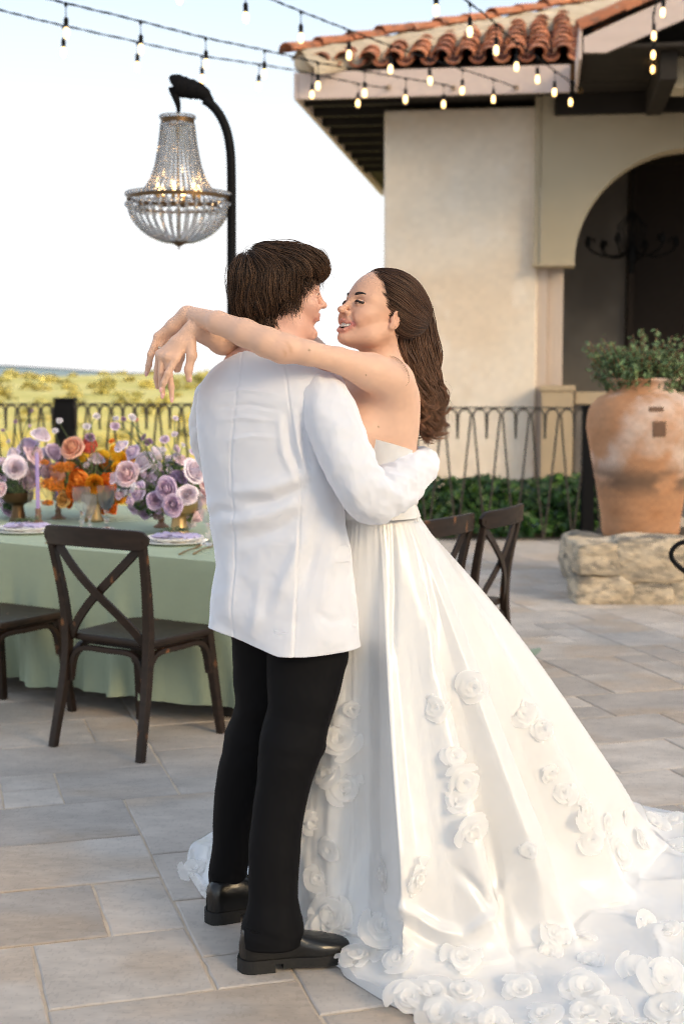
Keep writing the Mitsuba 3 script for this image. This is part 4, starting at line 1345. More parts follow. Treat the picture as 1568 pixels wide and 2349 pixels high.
def grid_normals(P, closed=True):
    du = (np.roll(P, -1, 1) - np.roll(P, 1, 1)) if closed else np.gradient(P, axis=1)
    dv = np.gradient(P, axis=0)
    return norm(np.cross(du, dv))


def seg_ridge(uv, pts, w, amp, taper=True):
    """a soft ridge along a polyline in (u, v)"""
    out = np.zeros(uv.shape[:-1])
    pts = np.array(pts, float)
    n = len(pts) - 1
    best = np.full(uv.shape[:-1], 1e9)
    tt = np.zeros_like(best)
    for i in range(n):
        a, b = pts[i], pts[i + 1]
        ba = b - a
        h = np.clip(((uv - a) @ ba) / (ba @ ba), 0, 1)
        d = np.linalg.norm(uv - a - h[..., None] * ba, axis=-1)
        m = d < best
        best = np.where(m, d, best)
        tt = np.where(m, (i + h) / n, tt)
    fade = np.sin(np.clip(tt, 0.02, .98) * np.pi) ** .6 if taper else 1
    return amp * fade * np.exp(-(best / w) ** 2)


# materials of the two
scene['skin'] = {'type': 'principled', 'base_color': {'type': 'mesh_attribute', 'name': 'vertex_color'}, 'roughness': .5, 'specular': .4, 'sheen': .2}
scene['skin'] = {'type': 'twosided', 'bsdf': scene['skin']}
scene['hair'] = {'type': 'twosided', 'bsdf': {'type': 'principled', 'base_color': {'type': 'mesh_attribute', 'name': 'vertex_color'}, 'roughness': .5, 'specular': .25, 'anisotropic': .3}}
prin('eye_white', (.62, .58, .55), .2)
prin('eye_iris', (.025, .014, .008), .1)
prin('tooth', (.72, .70, .64), .2)
prin('brow_hair', (.022, .013, .009), .6)
prin('nail', (.68, .40, .37), .15, specular=.6)
prin('linen_white', (.65, .67, .725), .85, bump=lambda p, n, uv: .8 * fbm(p.x * 30 + p.z * 14, p.y * 30, p.z * 24, 4) + .06 * noise(p.x * 500, p.y * 500, p.z * 900), bscale=.005, sheen=.2)
prin('satin', (.65, .647, .643), .24, bump=lambda p, n, uv: fbm(p.x * 16, p.y * 16, p.z * 10, 3), bscale=.004, sheen=.25, specular=.65)
prin('black_cloth', (.0045, .0045, .0055), .75, bump=lambda p, n, uv: fbm(p.x * 30, p.y * 30, p.z * 20, 3), bscale=.004, specular=.12)
prin('black_leather', (.004, .004, .004), .24, specular=.55, bump=lambda p, n, uv: fbm(p.x * 60, p.y * 60, p.z * 60, 2), bscale=.0008)
prin('sole_rubber', (.006, .006, .006), .6)
scene['organza'] = {'type': 'principledthin', 'base_color': rgb(.97, .965, .955), 'roughness': .4, 'diff_trans': 1.1, 'spec_trans': .25, 'eta': 1.2}
prin('ring_metal', (.75, .70, .62), .15, metallic=1.)

NL = {}


def head(F, o, A, male, smile, s):
    """adds a head to the field; o origin between the ears, A axes (forward, left, up)"""
    W = lambda x, y, z: o + A @ np.array([x, y, z])
    e = lambda c, r, k=.015, cut=False: F.ell(W(*(np.array(c) * s)), np.array(r) * s, A, k, cut)
    c = lambda a, b, r1, r2, k=.01, cut=False: F.cone(W(*(np.array(a) * s)), W(*(np.array(b) * s)), r1 * s, r2 * s, k, cut)
    e((-.012, 0, .050), (.098, .077, .086))
    e((.030, 0, .010), (.066, .066, .085), .03)
    e((.040, 0, -.045), (.046, .050, .058), .02)
    for y in (-1, 1):
        jz = 0 if male else .011
        c((-.004, y * .056, -.040), (.030, y * .046, -.078 + jz), .017, .016, .03)
        c((.030, y * .046, -.078 + jz), (.074, y * .014, -.100 + 1.2 * jz), .016, .014, .025)
        e((.064, y * .040, -.018), (.024, .022, .018), .022)
        e((.072 if male else .076, y * (.030 if male else .031), -.036), (.012, .014, .016) if male else (.016, .018, .017), .02)                   # smiling cheeks
        c((.081, y * .014, .031), (.066, y * .048, .028), .010, .009, .016)
        e((.0945, y * .031, .010), (.014, .0165, .0105), .012, True)            # eye socket
    e((.084, 0, -.102 if male else -.089), (.014, .020 if male else .015, .013), .014)
    c((.088, 0, .026), (.112 if male else .113, 0, -.020), .0070, .0078, .012)   # nose
    e((.114 if male else .1165, 0, -.0220), (.0105, .0092, .0085), .008)
    for y in (-1, 1):
        e((.099, y * .0125, -.0255), (.0095, .0068, .0075), .006)
    e((.087, 0, -.050), (.0125, .028, .022), .014)                               # muzzle
    # mouth
    cw = .031 if smile else .026
    cz = -.050 if smile else -.055
    U = [(.084, -cw, cz), (.098, -.014, -.0505), (.1015, -.004, -.0475), (.1015, .004, -.0475), (.098, .014, -.0505), (.084, cw, cz)]
    gap = .0175 if smile else .003
    D = [(.083, -cw, cz - .002), (.096, -.015, -.055 - gap), (.0995, 0, -.058 - gap), (.096, .015, -.055 - gap), (.083, cw, cz - .002)]
    if smile:
        for y in (-1, 0, 1):
            e((.094 - .006 * abs(y), y * .015, -.0585 + .003 * abs(y)), (.020, .017, .0105 - .0025 * abs(y)), .002, True)
        for y in (-1, 1):
            c((.098, y * .024, -.030), (.083, y * .040, -.058), .002, .002, .012, True)
    for q, r in ((U, .0042), (D, .0052)):
        for i in range(len(q) - 1):
            c(q[i], q[i + 1], r * (.6 if i == 0 else 1), r * (.6 if i == len(q) - 2 else 1), .003)
    # lids
    for y in (-1, 1):
        ce = np.array([.0785, y * .031, .0095])
        c(ce + [.0105, -y * .012, .0005], ce + [.0120, y * .002, .0048], .0026, .0034, .004)
        c(ce + [.0120, y * .002, .0048], ce + [.0070, y * .0135, .0010], .0034, .0026, .004)
        c(ce + [.0105, -y * .012, -.0040], ce + [.0122, y * .002, -.0062], .0022, .0030, .006)
        c(ce + [.0122, y * .002, -.0062], ce + [.0065, y * .0135, -.0030], .0030, .0022, .006)
    # ears
    for y in (-1, 1):
        R2 = A @ np.array([[.94, -y * .34, 0], [y * .34, .94, 0], [0, 0, 1.]])
        F.ell(W(*(np.array([-.012, y * .078, .000]) * s)), np.array([.018, .0075, .031]) * s, R2, .006)
        F.ell(W(*(np.array([-.007, y * .0885, -.001]) * s)), np.array([.0095, .006, .016]) * s, R2, .004, True)
        F.ell(W(*(np.array([-.004, y * .077, -.026]) * s)), np.array([.009, .006, .0105]) * s, R2, .006)
        F.ell(W(*(np.array([.003, y * .078, -.006]) * s)), np.array([.004, .004, .006]) * s, R2, .004)
    WS = lambda x, y, z: W(x * s, y * s, z * s)
    return WS, [WS(*q) for q in U], [WS(*q) for q in D], s


def poly_dist(P, q):
    best = np.full(len(P), 9.)
    for a, b in zip(q[:-1], q[1:]):
        ba = b - a
        h = np.clip((P - a) @ ba / (ba @ ba), 0, 1)
        best = np.minimum(best, np.linalg.norm(P - a - h[:, None] * ba, axis=1))
    return best


def skin_color(V, base, WS, U, D, blush, lip, spots=()):
    C = np.tile(np.array(base, float), (len(V), 1))
    C *= (.96 + .08 * meshkit.fbm(V * 60, 3, 3))[:, None]
    for c, r, a in blush:
        w = np.exp(-((np.linalg.norm(V - c, axis=1) / r) ** 2)) * a
        C = C * (1 - w[:, None] * .7) + np.array([.70, .31, .24]) * w[:, None] * .7
    for q, r in ((U, .0075), (D, .0090)):
        w = np.clip(1.25 - poly_dist(V, np.array(q)) / r, 0, 1)[:, None] * .85
        C = C * (1 - w) + np.array(lip) * w
    for p, r in spots:
        w = np.exp(-((np.linalg.norm(V - p, axis=1) / r) ** 4))[:, None] * .75
        C = C * (1 - w) + np.array([.16, .08, .05]) * w
    return np.clip(C, 0, 1)


def locks_mesh(paths, r0, cols, sides=4, tip=.15):
    """tapered hair locks; paths (n, m, 3), one colour per lock and point"""
    n, m = paths.shape[:2]
    t = norm(np.gradient(paths, axis=1))
    ref = norm(np.random.default_rng(1).normal(size=(n, 1, 3)))
    a = norm(np.cross(t, ref))
    b = np.cross(t, a)
    s = np.linspace(0, 1, m)
    prof = np.clip(np.minimum(.2 + s * 4, 1) * (1 - (1 - tip) * s ** 2.2), .05, 1)
    r = np.asarray(r0)[:, None] * prof[None]
    an = np.arange(sides) * 2 * np.pi / sides
    V = paths[:, :, None] + r[..., None, None] * (np.cos(an)[:, None] * a[:, :, None] + np.sin(an)[:, None] * b[:, :, None])
    base = np.arange(n)[:, None, None] * m * sides
    i, j = np.meshgrid(np.arange(m - 1), np.arange(sides), indexing='ij')
    q = np.stack([i * sides + j, i * sides + (j + 1) % sides, (i + 1) * sides + (j + 1) % sides, (i + 1) * sides + j], -1).reshape(1, -1, 4) + base
    C = np.repeat(cols.reshape(n * m, 3), sides, 0)
    return trimesh.Trimesh(V.reshape(-1, 3), tri(q.reshape(-1, 4)), process=False), C


def sdf_ells(P, ells, k=.02):
    d = np.full(P.shape[:-1], 9.)
    for c, r in ells:
        q = (P - c)
        k0 = np.linalg.norm(q / r, axis=-1)
        k1 = np.linalg.norm(q / (np.array(r) ** 2), axis=-1)
        e = k0 * (k0 - 1) / np.maximum(k1, 1e-6)
        g = np.maximum(k - np.abs(d - e), 0) / k
        d = np.minimum(d, e) - g * g * k * .25
    return d


def sdf_grad(P, ells, k=.02, e=1e-3):
    return norm(np.stack([sdf_ells(P + e * v, ells, k) - sdf_ells(P - e * v, ells, k) for v in np.eye(3)], -1))


def comb(roots, flow, ells, m, step, off, r, lift=None):
    """locks that follow flow(P, i) over the hair volume at distance off (n,)"""
    P = roots.copy()
    out = [P.copy()]
    for i in range(m - 1):
        g = sdf_grad(P, ells)
        d = flow(P, i)
        d = norm(d - g * (d * g).sum(-1, keepdims=True) * .92)
        P = P + d * step[:, None]
        g = sdf_grad(P, ells)
        tgt = off + (lift[:, i] if lift is not None else 0)
        P = P - g * (sdf_ells(P, ells) - tgt)[:, None]
        out.append(P.copy())
    return np.stack(out, 1)
# ================================================================ groom
gr = thing('person', 'dark haired man in a white jacket and black trousers, seen from behind', 'person')
YG = 3.64
PHI = math.radians(30)
g_f, g_r = np.array([math.sin(PHI), math.cos(PHI), 0]), np.array([math.cos(PHI), -math.sin(PHI), 0])

# skin
ghA, gho = rot(np.array([.975, .13, .04]), UP), at(643, 694, 3.665)          # hair
gA = rot(np.array([.968, .22, -.01]), norm(np.array([.05, -.08, 1.])))
go = at(649, 680, 3.665)
Fg = Field([-.34, 3.40, 1.02], [.27, 4.0, 1.86], .0028)
gWS, gU, gD, gs = head(Fg, go, gA, True, False, .925)
Fg.cone(gWS(-.022, 0, -.05), at(632, 815, 3.65), .058, .066, .03)
Fg.cone(at(560, 850, 3.70), at(720, 860, 3.60), .06, .06, .06)
Fg.chain([at(715, 925, 3.60), at(790, 1040, 3.50), at(850, 1130, 3.48), at(960, 1078, 3.72), at(948, 1062, 3.80)], [.04, .034, .034, .030, .028], .02)
for k_, (du, dv) in enumerate(((-18, -42), (-8, -44), (2, -40), (10, -34))):
    b = at(950 + k_ * 5 - 6, 1055 - k_, 3.82)
    Fg.chain([b, b + [-.012, .01, .030], b + [-.022, .012, .056]], [.010, .009, .007], .006)
gm = Fg.mesh()
blush = [(gWS(.115, 0, -.02), .016, .25), (gWS(.08, -.04, -.03), .03, .18), (gWS(-.01, -.085, 0), .035, .45), (gWS(-.03, -.05, -.10), .05, .25)]
gc = skin_color(gm.vertices, (.65, .395, .31), gWS, gU, gD, blush, (.50, .22, .19))
put('body', gm, 'skin', True, parent=gr, color=gc)
for y in (-1, 1):
    ce = gWS(.0735, y * .031, .0085)
    eb = put('eye', trimesh.Trimesh(trimesh.creation.icosphere(3, .0118).vertices + ce, trimesh.creation.icosphere(3).faces, process=False), 'eye_white', True, parent=gr)
    bp = spline([gWS(.092, y * .012, .030), gWS(.089, y * .03, .036), gWS(.076, y * .047, .030)], 10)
    put('eyebrow', tube(bp, [.002, .003, .0036, .0038, .0038, .0036, .0032, .0028, .002, .0012], 6), 'brow_hair', True, parent=gr)
    lp_ = spline([gWS(.0905, y * .018, .012), gWS(.0945, y * .031, .0115), gWS(.0865, y * .045, .007)], 8)
    put('eyelash', tube(lp_, .0013, 5), 'brow_hair', True, parent=gr)

# hair of the groom: local head axes -> world
gE = [((-.018, 0, .060), (.106, .087, .085)), ((-.050, 0, .005), (.070, .076, .075)), ((.040, 0, .086), (.080, .078, .054)), ((.040, -.040, .062), (.046, .042, .044)), ((-.01, -.045, .02), (.062, .045, .062)), ((.084, .0, .082), (.038, .058, .034)), ((-.01, .045, .02), (.062, .045, .062))]
hr_ = np.random.default_rng(9)


def head_hair(ells, n, ok, flow, m, steps, offr, rad, colf, WSA):
    d = norm(hr_.normal(size=(n * 3, 3)))
    P = d * .11 + np.array([-.01, 0, .05])
    for _ in range(12):
        P = P - sdf_grad(P, ells) * sdf_ells(P, ells)[:, None]
    P = P[ok(P)][:n]
    n = len(P)
    off = hr_.uniform(*offr, n)
    path = comb(P, flow, ells, m, hr_.uniform(*steps, n), off, None)
    return path, n


def to_world(path, o_, A_):
    return path @ A_.T + o_


def gflow(P, i):
    x, y, z = P[..., 0], P[..., 1], P[..., 2]
    top = np.clip((z - .075) / .05, 0, 1)[..., None]
    back = np.clip((-x - .05) / .05, 0, 1)[..., None]
    side = np.array([-.10, 0, -1.0]) + np.clip((x - .02) / .05, 0, 1)[..., None] * np.array([.45, 0, .15])
    tp_ = np.array([1.0, 0, -.05]) + np.stack([x * 0, -.9 - y * 0, x * 0], -1) * .55
    crown = norm(P - np.array([-.075, .0, .135])) * [1, 1, .6]
    v = side * (1 - top) + tp_ * top * .7 + crown * .9 * np.maximum(top, .2)
    v = v * (1 - back * .6) + np.array([-.1, 0, -1.]) * back * .8
    w = np.stack([np.sin(P[..., 2] * 70 + P[..., 1] * 60), np.sin(P[..., 0] * 60 + 1), np.sin(P[..., 1] * 80) * .5], -1)
    return norm(v) + w * .17


ok = lambda P: (P[:, 2] > -.062 + np.clip(P[:, 0] + .02, 0, 1) * 1.35) & ~((P[:, 0] > .03) & (P[:, 2] < .05)) & (P[:, 0] < .115)
gp, n = head_hair(gE, 620, ok, gflow, 11, (.0065, .0115), (-.004, .005), None, None, None)
_cr = comb((lambda q_: q_ - sdf_grad(q_, gE) * sdf_ells(q_, gE)[:, None])(np.array([-.085, .0, .125]) + hr_.normal(0, 1, (150, 3)) * [.028, .040, .016]), gflow, gE, 11, hr_.uniform(.0065, .0115, 150), hr_.uniform(-.001, .005, 150), None)
gp = np.concatenate([gp, _cr])
n = len(gp)
def freeze(path, bad):
    for i in range(1, path.shape[1]):
        b_ = bad(path[:, i])
        path[b_, i] = path[b_, i - 1] + (path[b_, i - 1] - path[b_, max(i - 2, 0)]) * .12
    return path


gp = freeze(gp, lambda q_: ((q_[:, 0] > .042) & (q_[:, 2] < .062 - .25 * (q_[:, 0] - .042))) | ((q_[:, 0] > -.022) & (q_[:, 0] < .022) & (np.abs(q_[:, 1]) > .05) & (q_[:, 2] < .0)) | ((q_[:, 0] >= .022) & (q_[:, 2] < -.012)))
gp = gp + hr_.normal(0, .0010, gp.shape).cumsum(1) * .8
kid = 13
sp_ = np.linspace(1, .30, 11)[None, None, :, None]
ofs = hr_.normal(0, 1, (n, kid, 1, 3)) * np.array([.0052, .0052, .0042])
gp = (gp[:, None] + ofs * sp_ + hr_.normal(0, .0005, (n, kid, 11, 3)).cumsum(2) * .6).reshape(-1, 11, 3)
clump = np.repeat(hr_.uniform(.65, 1.5, (n, 1)), kid, 0)
n = n * kid
gp = gp[:, 1:]
rad = hr_.uniform(.0005, .0013, n)
base = np.array([.042, .023, .0135]) * clump * hr_.uniform(.75, 1.3, (n, 1)) + np.array([.050, .027, .014]) * (hr_.random((n, 1)) ** 5)
cols = base[:, None] * np.linspace(.8, 1.5, 10)[None, :, None]
hm, hc = locks_mesh(to_world(gp, gho, ghA), rad, cols)
# under-volume
Hf = Field([-.16, -.12, -.09], [.14, .12, .17], .004)
for c_, r_ in gE:
    Hf.ell(c_, np.array(r_) - .007, None, .02)
Hf.ell((.105, 0, -.035), (.075, .085, .082), None, .01, True)
Hf.ell((.035, -.075, -.075), (.050, .06, .062), None, .01, True)
Hf.ell((.035, .075, -.075), (.050, .06, .062), None, .01, True)
um = Hf.mesh()
um.vertices = to_world(um.vertices, gho, ghA)
hair_k = put('hair', cat_([hm, um]), 'hair', True, parent=gr, color=np.vstack([hc, np.tile([.014, .009, .007], (len(um.vertices), 1))]), label='dark brown tousled hair falling over the ear')
# ragged ends: sideburn, nape, fringe
tips = []
for (x, y, z, dx, dz, nn, sp) in ((.028, -.076, -.005, .10, -1, 36, .014), (.010, -.082, .002, .05, -1, 40, .016), (-.06, -.062, -.055, -.15, -1, 60, .02), (-.085, -.03, -.055, -.1, -1, 60, .022), (-.09, .02, -.05, -.1, -1, 40, .022), (-.035, -.074, -.045, .25, -1, 40, .014),
                                  (.090, -.045, .060, -.25, -1, 60, .014), (.072, -.062, .050, -.2, -1, 60, .014), (.050, -.072, .035, .1, -1, 50, .014), (.100, -.015, .066, -.3, -1, 40, .012)):
    nn = int(nn * 1.8)
    r0_ = np.array([x, y, z]) + hr_.normal(0, sp * .55, (nn, 3)) * [1, .35, 1]
    L = hr_.uniform(.018, .036, nn) * (.55 if x > .06 else .8 if x > 0 else 1)
    s_ = np.linspace(0, 1, 7)
    d_ = norm(np.array([dx, 0, dz]) + hr_.normal(0, .28, (nn, 3)) * [1, .4, .5])
    c2_ = hr_.normal(0, .008, (nn, 1, 3))
    tips.append(r0_[:, None] + d_[:, None] * (L[:, None] * s_)[..., None] + c2_ * (s_ ** 2)[None, :, None])
tips = np.vstack(tips)
n = len(tips)
m2, c2_ = locks_mesh(to_world(tips, gho, ghA), hr_.uniform(.0005, .0012, n), (np.array([.042, .023, .0135]) * hr_.uniform(.6, 2., (n, 1)))[:, None].repeat(7, 1), 4, .1)
put('loose_locks', m2, 'hair', True, parent=hair_k, color=c2_, kind='stuff')
# flyaways
n = 420
d = norm(hr_.normal(size=(n, 3)) * [1, 1, .7] + [-.3, 0, .7])
P = d * .12 + [-.01, 0, .05]
for _ in range(8):
    P = P - sdf_grad(P, gE) * sdf_ells(P, gE)[:, None]
s_ = np.linspace(0, 1, 8)
tg = norm(np.cross(d, hr_.normal(size=(n, 3))))
fp = P[:, None] + (d * hr_.uniform(.001, .011, (n, 1)))[:, None] * np.sin(s_ * np.pi * .9)[None, :, None] + (tg * hr_.uniform(.01, .05, (n, 1)))[:, None] * s_[None, :, None]
m2, c2_ = locks_mesh(to_world(fp, gho, ghA), np.full(n, .00035), np.full((n, 8, 3), .03), 3)
put('flyaway_hair', m2, 'hair', True, parent=hair_k, color=c2_, kind='stuff')

# jacket body
lv = np.array([784, 792, 806, 822, 842, 862, 885, 915, 960, 1050, 1130, 1200, 1260, 1310, 1380, 1435, 1478])
uL = np.array([606, 590, 553, 520, 490, 471, 457, 450, 449, 459, 470, 483, 492, 496, 491, 486, 483.])
uR = np.array([676, 690, 720, 742, 764, 779, 788, 790, 786, 778, 778, 788, 798, 805, 812, 817, 820.])
bD = np.array([.060, .068, .080, .090, .100, .108, .116, .124, .130, .128, .122, .120, .124, .130, .136, .140, .142])
cY = np.interp(lv, [784, 960, 1200, 1480], [3.665, 3.655, 3.635, 3.625])
nl, nt = 230, 420
vv = np.r_[np.linspace(784, 900, 60), np.linspace(903, 1478, nl - 60)]
ip = lambda a: PchipInterpolator(lv, a)(vv)
L_, R_, B_, Yc = ip(uL), ip(uR), ip(bD), ip(cY)
th = np.linspace(0, 2 * np.pi, nt, endpoint=False)
cth, sth = np.cos(th), np.sin(th)
ex = 2 / 2.3
sx, sy = np.sign(cth) * np.abs(cth) ** ex, np.sign(sth) * np.abs(sth) ** ex
J = np.zeros((nl, nt, 3))
for i in range(nl):
    pl, pr_ = at(L_[i], vv[i], Yc[i]), at(R_[i], vv[i], Yc[i])
    c, w = (pl + pr_) / 2, (pr_[0] - pl[0]) / 2
    bq = min(B_[i], w * .95)
    a_ = math.sqrt(max(w * w - (bq * math.sin(PHI)) ** 2, (.3 * w) ** 2)) / math.cos(PHI)
    J[i] = c + g_r * (a_ * sx)[:, None] + g_f * (bq * sy)[:, None]
UV = proj(J)
N = grid_normals(J)
if (N[nl // 2] * (J[nl // 2] - J[nl // 2].mean(0))).sum() < 0:
    N = -N
back = np.clip(-(J - J.mean(1, keepdims=True)) @ g_f / .03, 0, 1)
q = np.stack([J[..., 0] * 4 + J[..., 2] * 2.0, J[..., 1] * 4, J[..., 2] * 9], -1)
D_ = .010 * (meshkit.fbm(q, 3, 5) - .5) * np.clip((vv - 840) / 80, 0, 1)[:, None]
q = np.stack([J[..., 0] * 9 - J[..., 2] * 5, J[..., 1] * 7, J[..., 2] * 5], -1)
D_ += .008 * (meshkit.fbm(q, 3, 15) - .5) * np.clip((vv - 1080) / 80, 0, 1)[:, None]
for pts, w, a in (([(712, 1085), (620, 1120), (520, 1130)], 17, .0080), ([(705, 1112), (630, 1150), (560, 1160)], 12, -.0060), ([(700, 1150), (600, 1185), (500, 1205)], 18, .0080), ([(690, 1175), (640, 1215), (540, 1245)], 15, -.0055),
                  ([(676, 950), (684, 1020), (702, 1090)], 9, .0070), ([(696, 955), (700, 1030), (712, 1080)], 8, -.0085), ([(655, 940), (664, 1020), (690, 1090)], 9, -.0055), ([(640, 960), (650, 1040), (680, 1110)], 9, .004),
                  ([(705, 1220), (670, 1300), (630, 1400)], 16, .0065), ([(735, 1180), (720, 1270), (690, 1360)], 14, -.0060), ([(770, 1170), (765, 1260), (735, 1400)], 15, .0055), ([(600, 1330), (590, 1420), (575, 1485)], 14, .005), ([(520, 1250), (530, 1350), (520, 1450)], 18, .004),
                  ([(500, 905), (560, 895), (640, 905)], 5, .0026), ([(500, 935), (570, 928), (640, 940)], 5, -.0026), ([(500, 965), (560, 958), (630, 965)], 6, .0026), ([(520, 1010), (580, 1000), (640, 1005)], 6, .0024),
                  ([(720, 1400), (760, 1430), (800, 1420)], 10, -.003), ([(560, 1180), (500, 1170), (480, 1190)], 12, -.005)):
    D_ += seg_ridge(UV, pts, w, a) * back
# seams: centre vent (right flap on top), side-back seam
def side_of(pts):
    p = np.array(pts, float)
    return UV[..., 0] - np.interp(UV[..., 1], p[:, 1], p[:, 0])
vs = side_of([(648, 800), (668, 960), (690, 1130), (682, 1310), (673, 1500)])
vent = np.clip((UV[..., 1] - 1210) / 40, 0, 1) * back
D_ += .0060 * vent * (np.clip(-vs / 2.0, -.0, 1) * np.exp(-np.clip(-vs - 2, 0, 99) / 60)) - .0015 * vent * np.exp(-(vs / 2.5) ** 2)
D_ += -.0016 * np.exp(-(vs / 1.8) ** 2) * back * (1 - vent)
ss = side_of([(556, 800), (537, 960), (528, 1060), (538, 1200), (541, 1310), (530, 1480)])
D_ += -.0014 * np.exp(-(ss / 1.8) ** 2) * back
flare = np.clip((vv - 1400) / 78, 0, 1)[:, None] ** 2
D_ += flare * .006 * np.sin(th * 5 + 1)[None]
J = J + N * (D_ * 1.5)[..., None]
_rmp = np.clip((vv - 1250) / 230, 0, 1)[:, None] ** 1.3
J[..., 2] += _rmp * (.045 * np.clip((640 - UV[..., 0]) / 150, 0, 1) + .008 * np.clip((UV[..., 0] - 700) / 120, 0, 1))
hem = J[-1:]
cen = hem.mean(1, keepdims=True)
J = np.concatenate([J, hem + (cen - hem) * .008 - [0, 0, .002], hem + (cen - hem) * .03 + [0, 0, .004], hem + (cen - hem) * .05 + [0, 0, .06]])
jk = put('jacket', closed_sheet(J), 'linen_white', True, parent=gr, label='white linen jacket with a centre back vent')
# pocket flap on the right side
pf = []
for v_ in np.linspace(1254, 1292, 9):
    row = []
    for u_ in np.linspace(757, 799, 12):
        d2 = ((UV - [u_, v_]) ** 2).sum(-1) + (back < .05) * 1e3 * 0
        k2 = np.argsort(d2.ravel())[:6]
        y_ = J[:nl].reshape(-1, 3)[k2]
        row.append(at(u_ + (v_ - 1254) * .10, v_ - (u_ - 757) * .12, y_[:, 1].min()) + np.array([.35, -.9, 0]) * .0035)
    pf.append(row)
pf = np.array(pf)
pf[:, :, 1] = gaussian_filter1d(gaussian_filter1d(pf[:, :, 1], 2, axis=0), 2, axis=1)
put('pocket_flap', cat_([sheet(pf), sheet(pf + [.001, .004, 0], True)]), 'linen_white', True, parent=jk)


def sleeve(joints, radii, folds, seed, n=150, m=96):
    """a sleeve around a bent axis with wrinkles gathered at the elbow"""
    p = spline(joints, n)
    s = np.linspace(0, 1, n)
    r = PchipInterpolator(np.linspace(0, 1, len(radii)), radii)(s)
    t = norm(np.gradient(p, axis=0))
    t = norm(gaussian_filter1d(t, 4, axis=0, mode='nearest'))
    a0 = norm(np.cross(t[0], [0, 1, 0]))
    A_ = []
    for i in range(n):
        a0 = norm(a0 - t[i] * (a0 @ t[i]))
        A_.append(a0)
    A_ = np.array(A_)
    B2 = np.cross(t, A_)
    an = np.arange(m) * 2 * np.pi / m
    cir = np.cos(an)[None, :, None] * A_[:, None] + np.sin(an)[None, :, None] * B2[:, None]
    P = p[:, None] + cir * r[:, None, None]
    bend = norm(np.gradient(t, axis=0))
    inner = np.clip((cir * bend[:, None]).sum(-1), 0, 1)
    q = np.stack([np.broadcast_to(s[:, None] * 24, (n, m)), np.cos(an)[None] * 1.6 + s[:, None] * 0, np.sin(an)[None] * 1.6 + s[:, None] * 3], -1)
    w = np.exp(-((s - folds[0]) / folds[1]) ** 2)[:, None]
    d = .017 * (meshkit.fbm(q, 3, seed) - .5) * (.45 + w) + .040 * w * inner * (meshkit.noise(q * [1.6, .8, .8], seed + 3) - .5)
    q2 = np.stack([np.broadcast_to(s[:, None] * 6, (n, m)) + np.cos(an)[None] * 1.2, np.sin(an)[None] * 1.5 + 0 * s[:, None], np.broadcast_to(s[:, None] * 2, (n, m))], -1)
    d += .014 * (meshkit.fbm(q2, 2, seed + 8) - .5)
    P = P + cir * (d * 1.35)[..., None]
    end = P[-1:]
    ce = end.mean(1, keepdims=True)
    st0 = P[:1]
    cs_ = st0.mean(1, keepdims=True)
    P = np.concatenate([st0 + (cs_ - st0) * .97, st0 + (cs_ - st0) * .5 - t[0] * .028, st0 + (cs_ - st0) * .18 - t[0] * .02, P, end + (ce - end) * .04 + t[-1] * .002, end + (ce - end) * .12 - t[-1] * .004, end + (ce - end) * .3 - t[-1] * .05])
    return closed_sheet(P)


put('sleeve', sleeve([at(722, 884, 3.575), at(745, 915, 3.535), at(768, 980, 3.50), at(803, 1070, 3.47), at(846, 1133, 3.47), at(890, 1128, 3.53), at(932, 1096, 3.62), at(965, 1076, 3.73), at(966, 1062, 3.85)], [.040, .061, .069, .069, .068, .067, .063, .057, .051, .045, .042], (.56, .15), 4), 'linen_white', True, parent=jk, label='right sleeve bent around the bride')
put('sleeve', sleeve([at(500, 905, 3.74), at(492, 960, 3.80), at(500, 1040, 3.92), at(560, 1090, 4.02), at(680, 1090, 4.06), at(820, 1090, 4.05)], [.060, .066, .064, .06, .056, .054], (.5, .16), 6, 90, 60), 'linen_white', True, parent=jk)

# trousers
def leg_loft(tab, Y0, Y1, seed, knee):
    tab = np.array(tab, float)
    n, m = 170, 90
    v_ = np.linspace(tab[0, 0], tab[-1, 0], n)
    Lq, Rq = PchipInterpolator(tab[:, 0], tab[:, 1])(v_), PchipInterpolator(tab[:, 0], tab[:, 2])(v_)
    Yq = np.interp(v_, [tab[0, 0], tab[-1, 0]], [Y0, Y1])
    an = np.arange(m) * 2 * np.pi / m
    P = np.zeros((n, m, 3))
    for i in range(n):
        a, b = at(Lq[i], v_[i], Yq[i]), at(Rq[i], v_[i], Yq[i])
        w = (b[0] - a[0]) / 2
        P[i] = (a + b) / 2 + np.stack([w * np.sign(np.cos(an)) * np.abs(np.cos(an)) ** .85, min(w * 1.1, .085) * np.sign(np.sin(an)) * np.abs(np.sin(an)) ** .85, 0 * an], -1)
    q = np.stack([P[..., 0] * 5 + P[..., 2] * 3, P[..., 1] * 5, P[..., 2] * 11], -1)
    c = P.mean(1, keepdims=True)
    d = norm(P - c)
    z = v_[:, None]
    w = .25 + .9 * np.exp(-((z - knee) / 70) ** 2) + 1.2 * np.exp(-((z - tab[-1, 0] + 30) / 50) ** 2)
    P = P + d * (.024 * (meshkit.fbm(q, 3, seed) - .5) * w)[..., None]
    e_ = P[-1:]
    P = np.concatenate([P, e_ + (e_.mean(1, keepdims=True) - e_) * .05 + [0, 0, .002], e_ + (e_.mean(1, keepdims=True) - e_) * .12 + [0, 0, .05]])
    return closed_sheet(P)


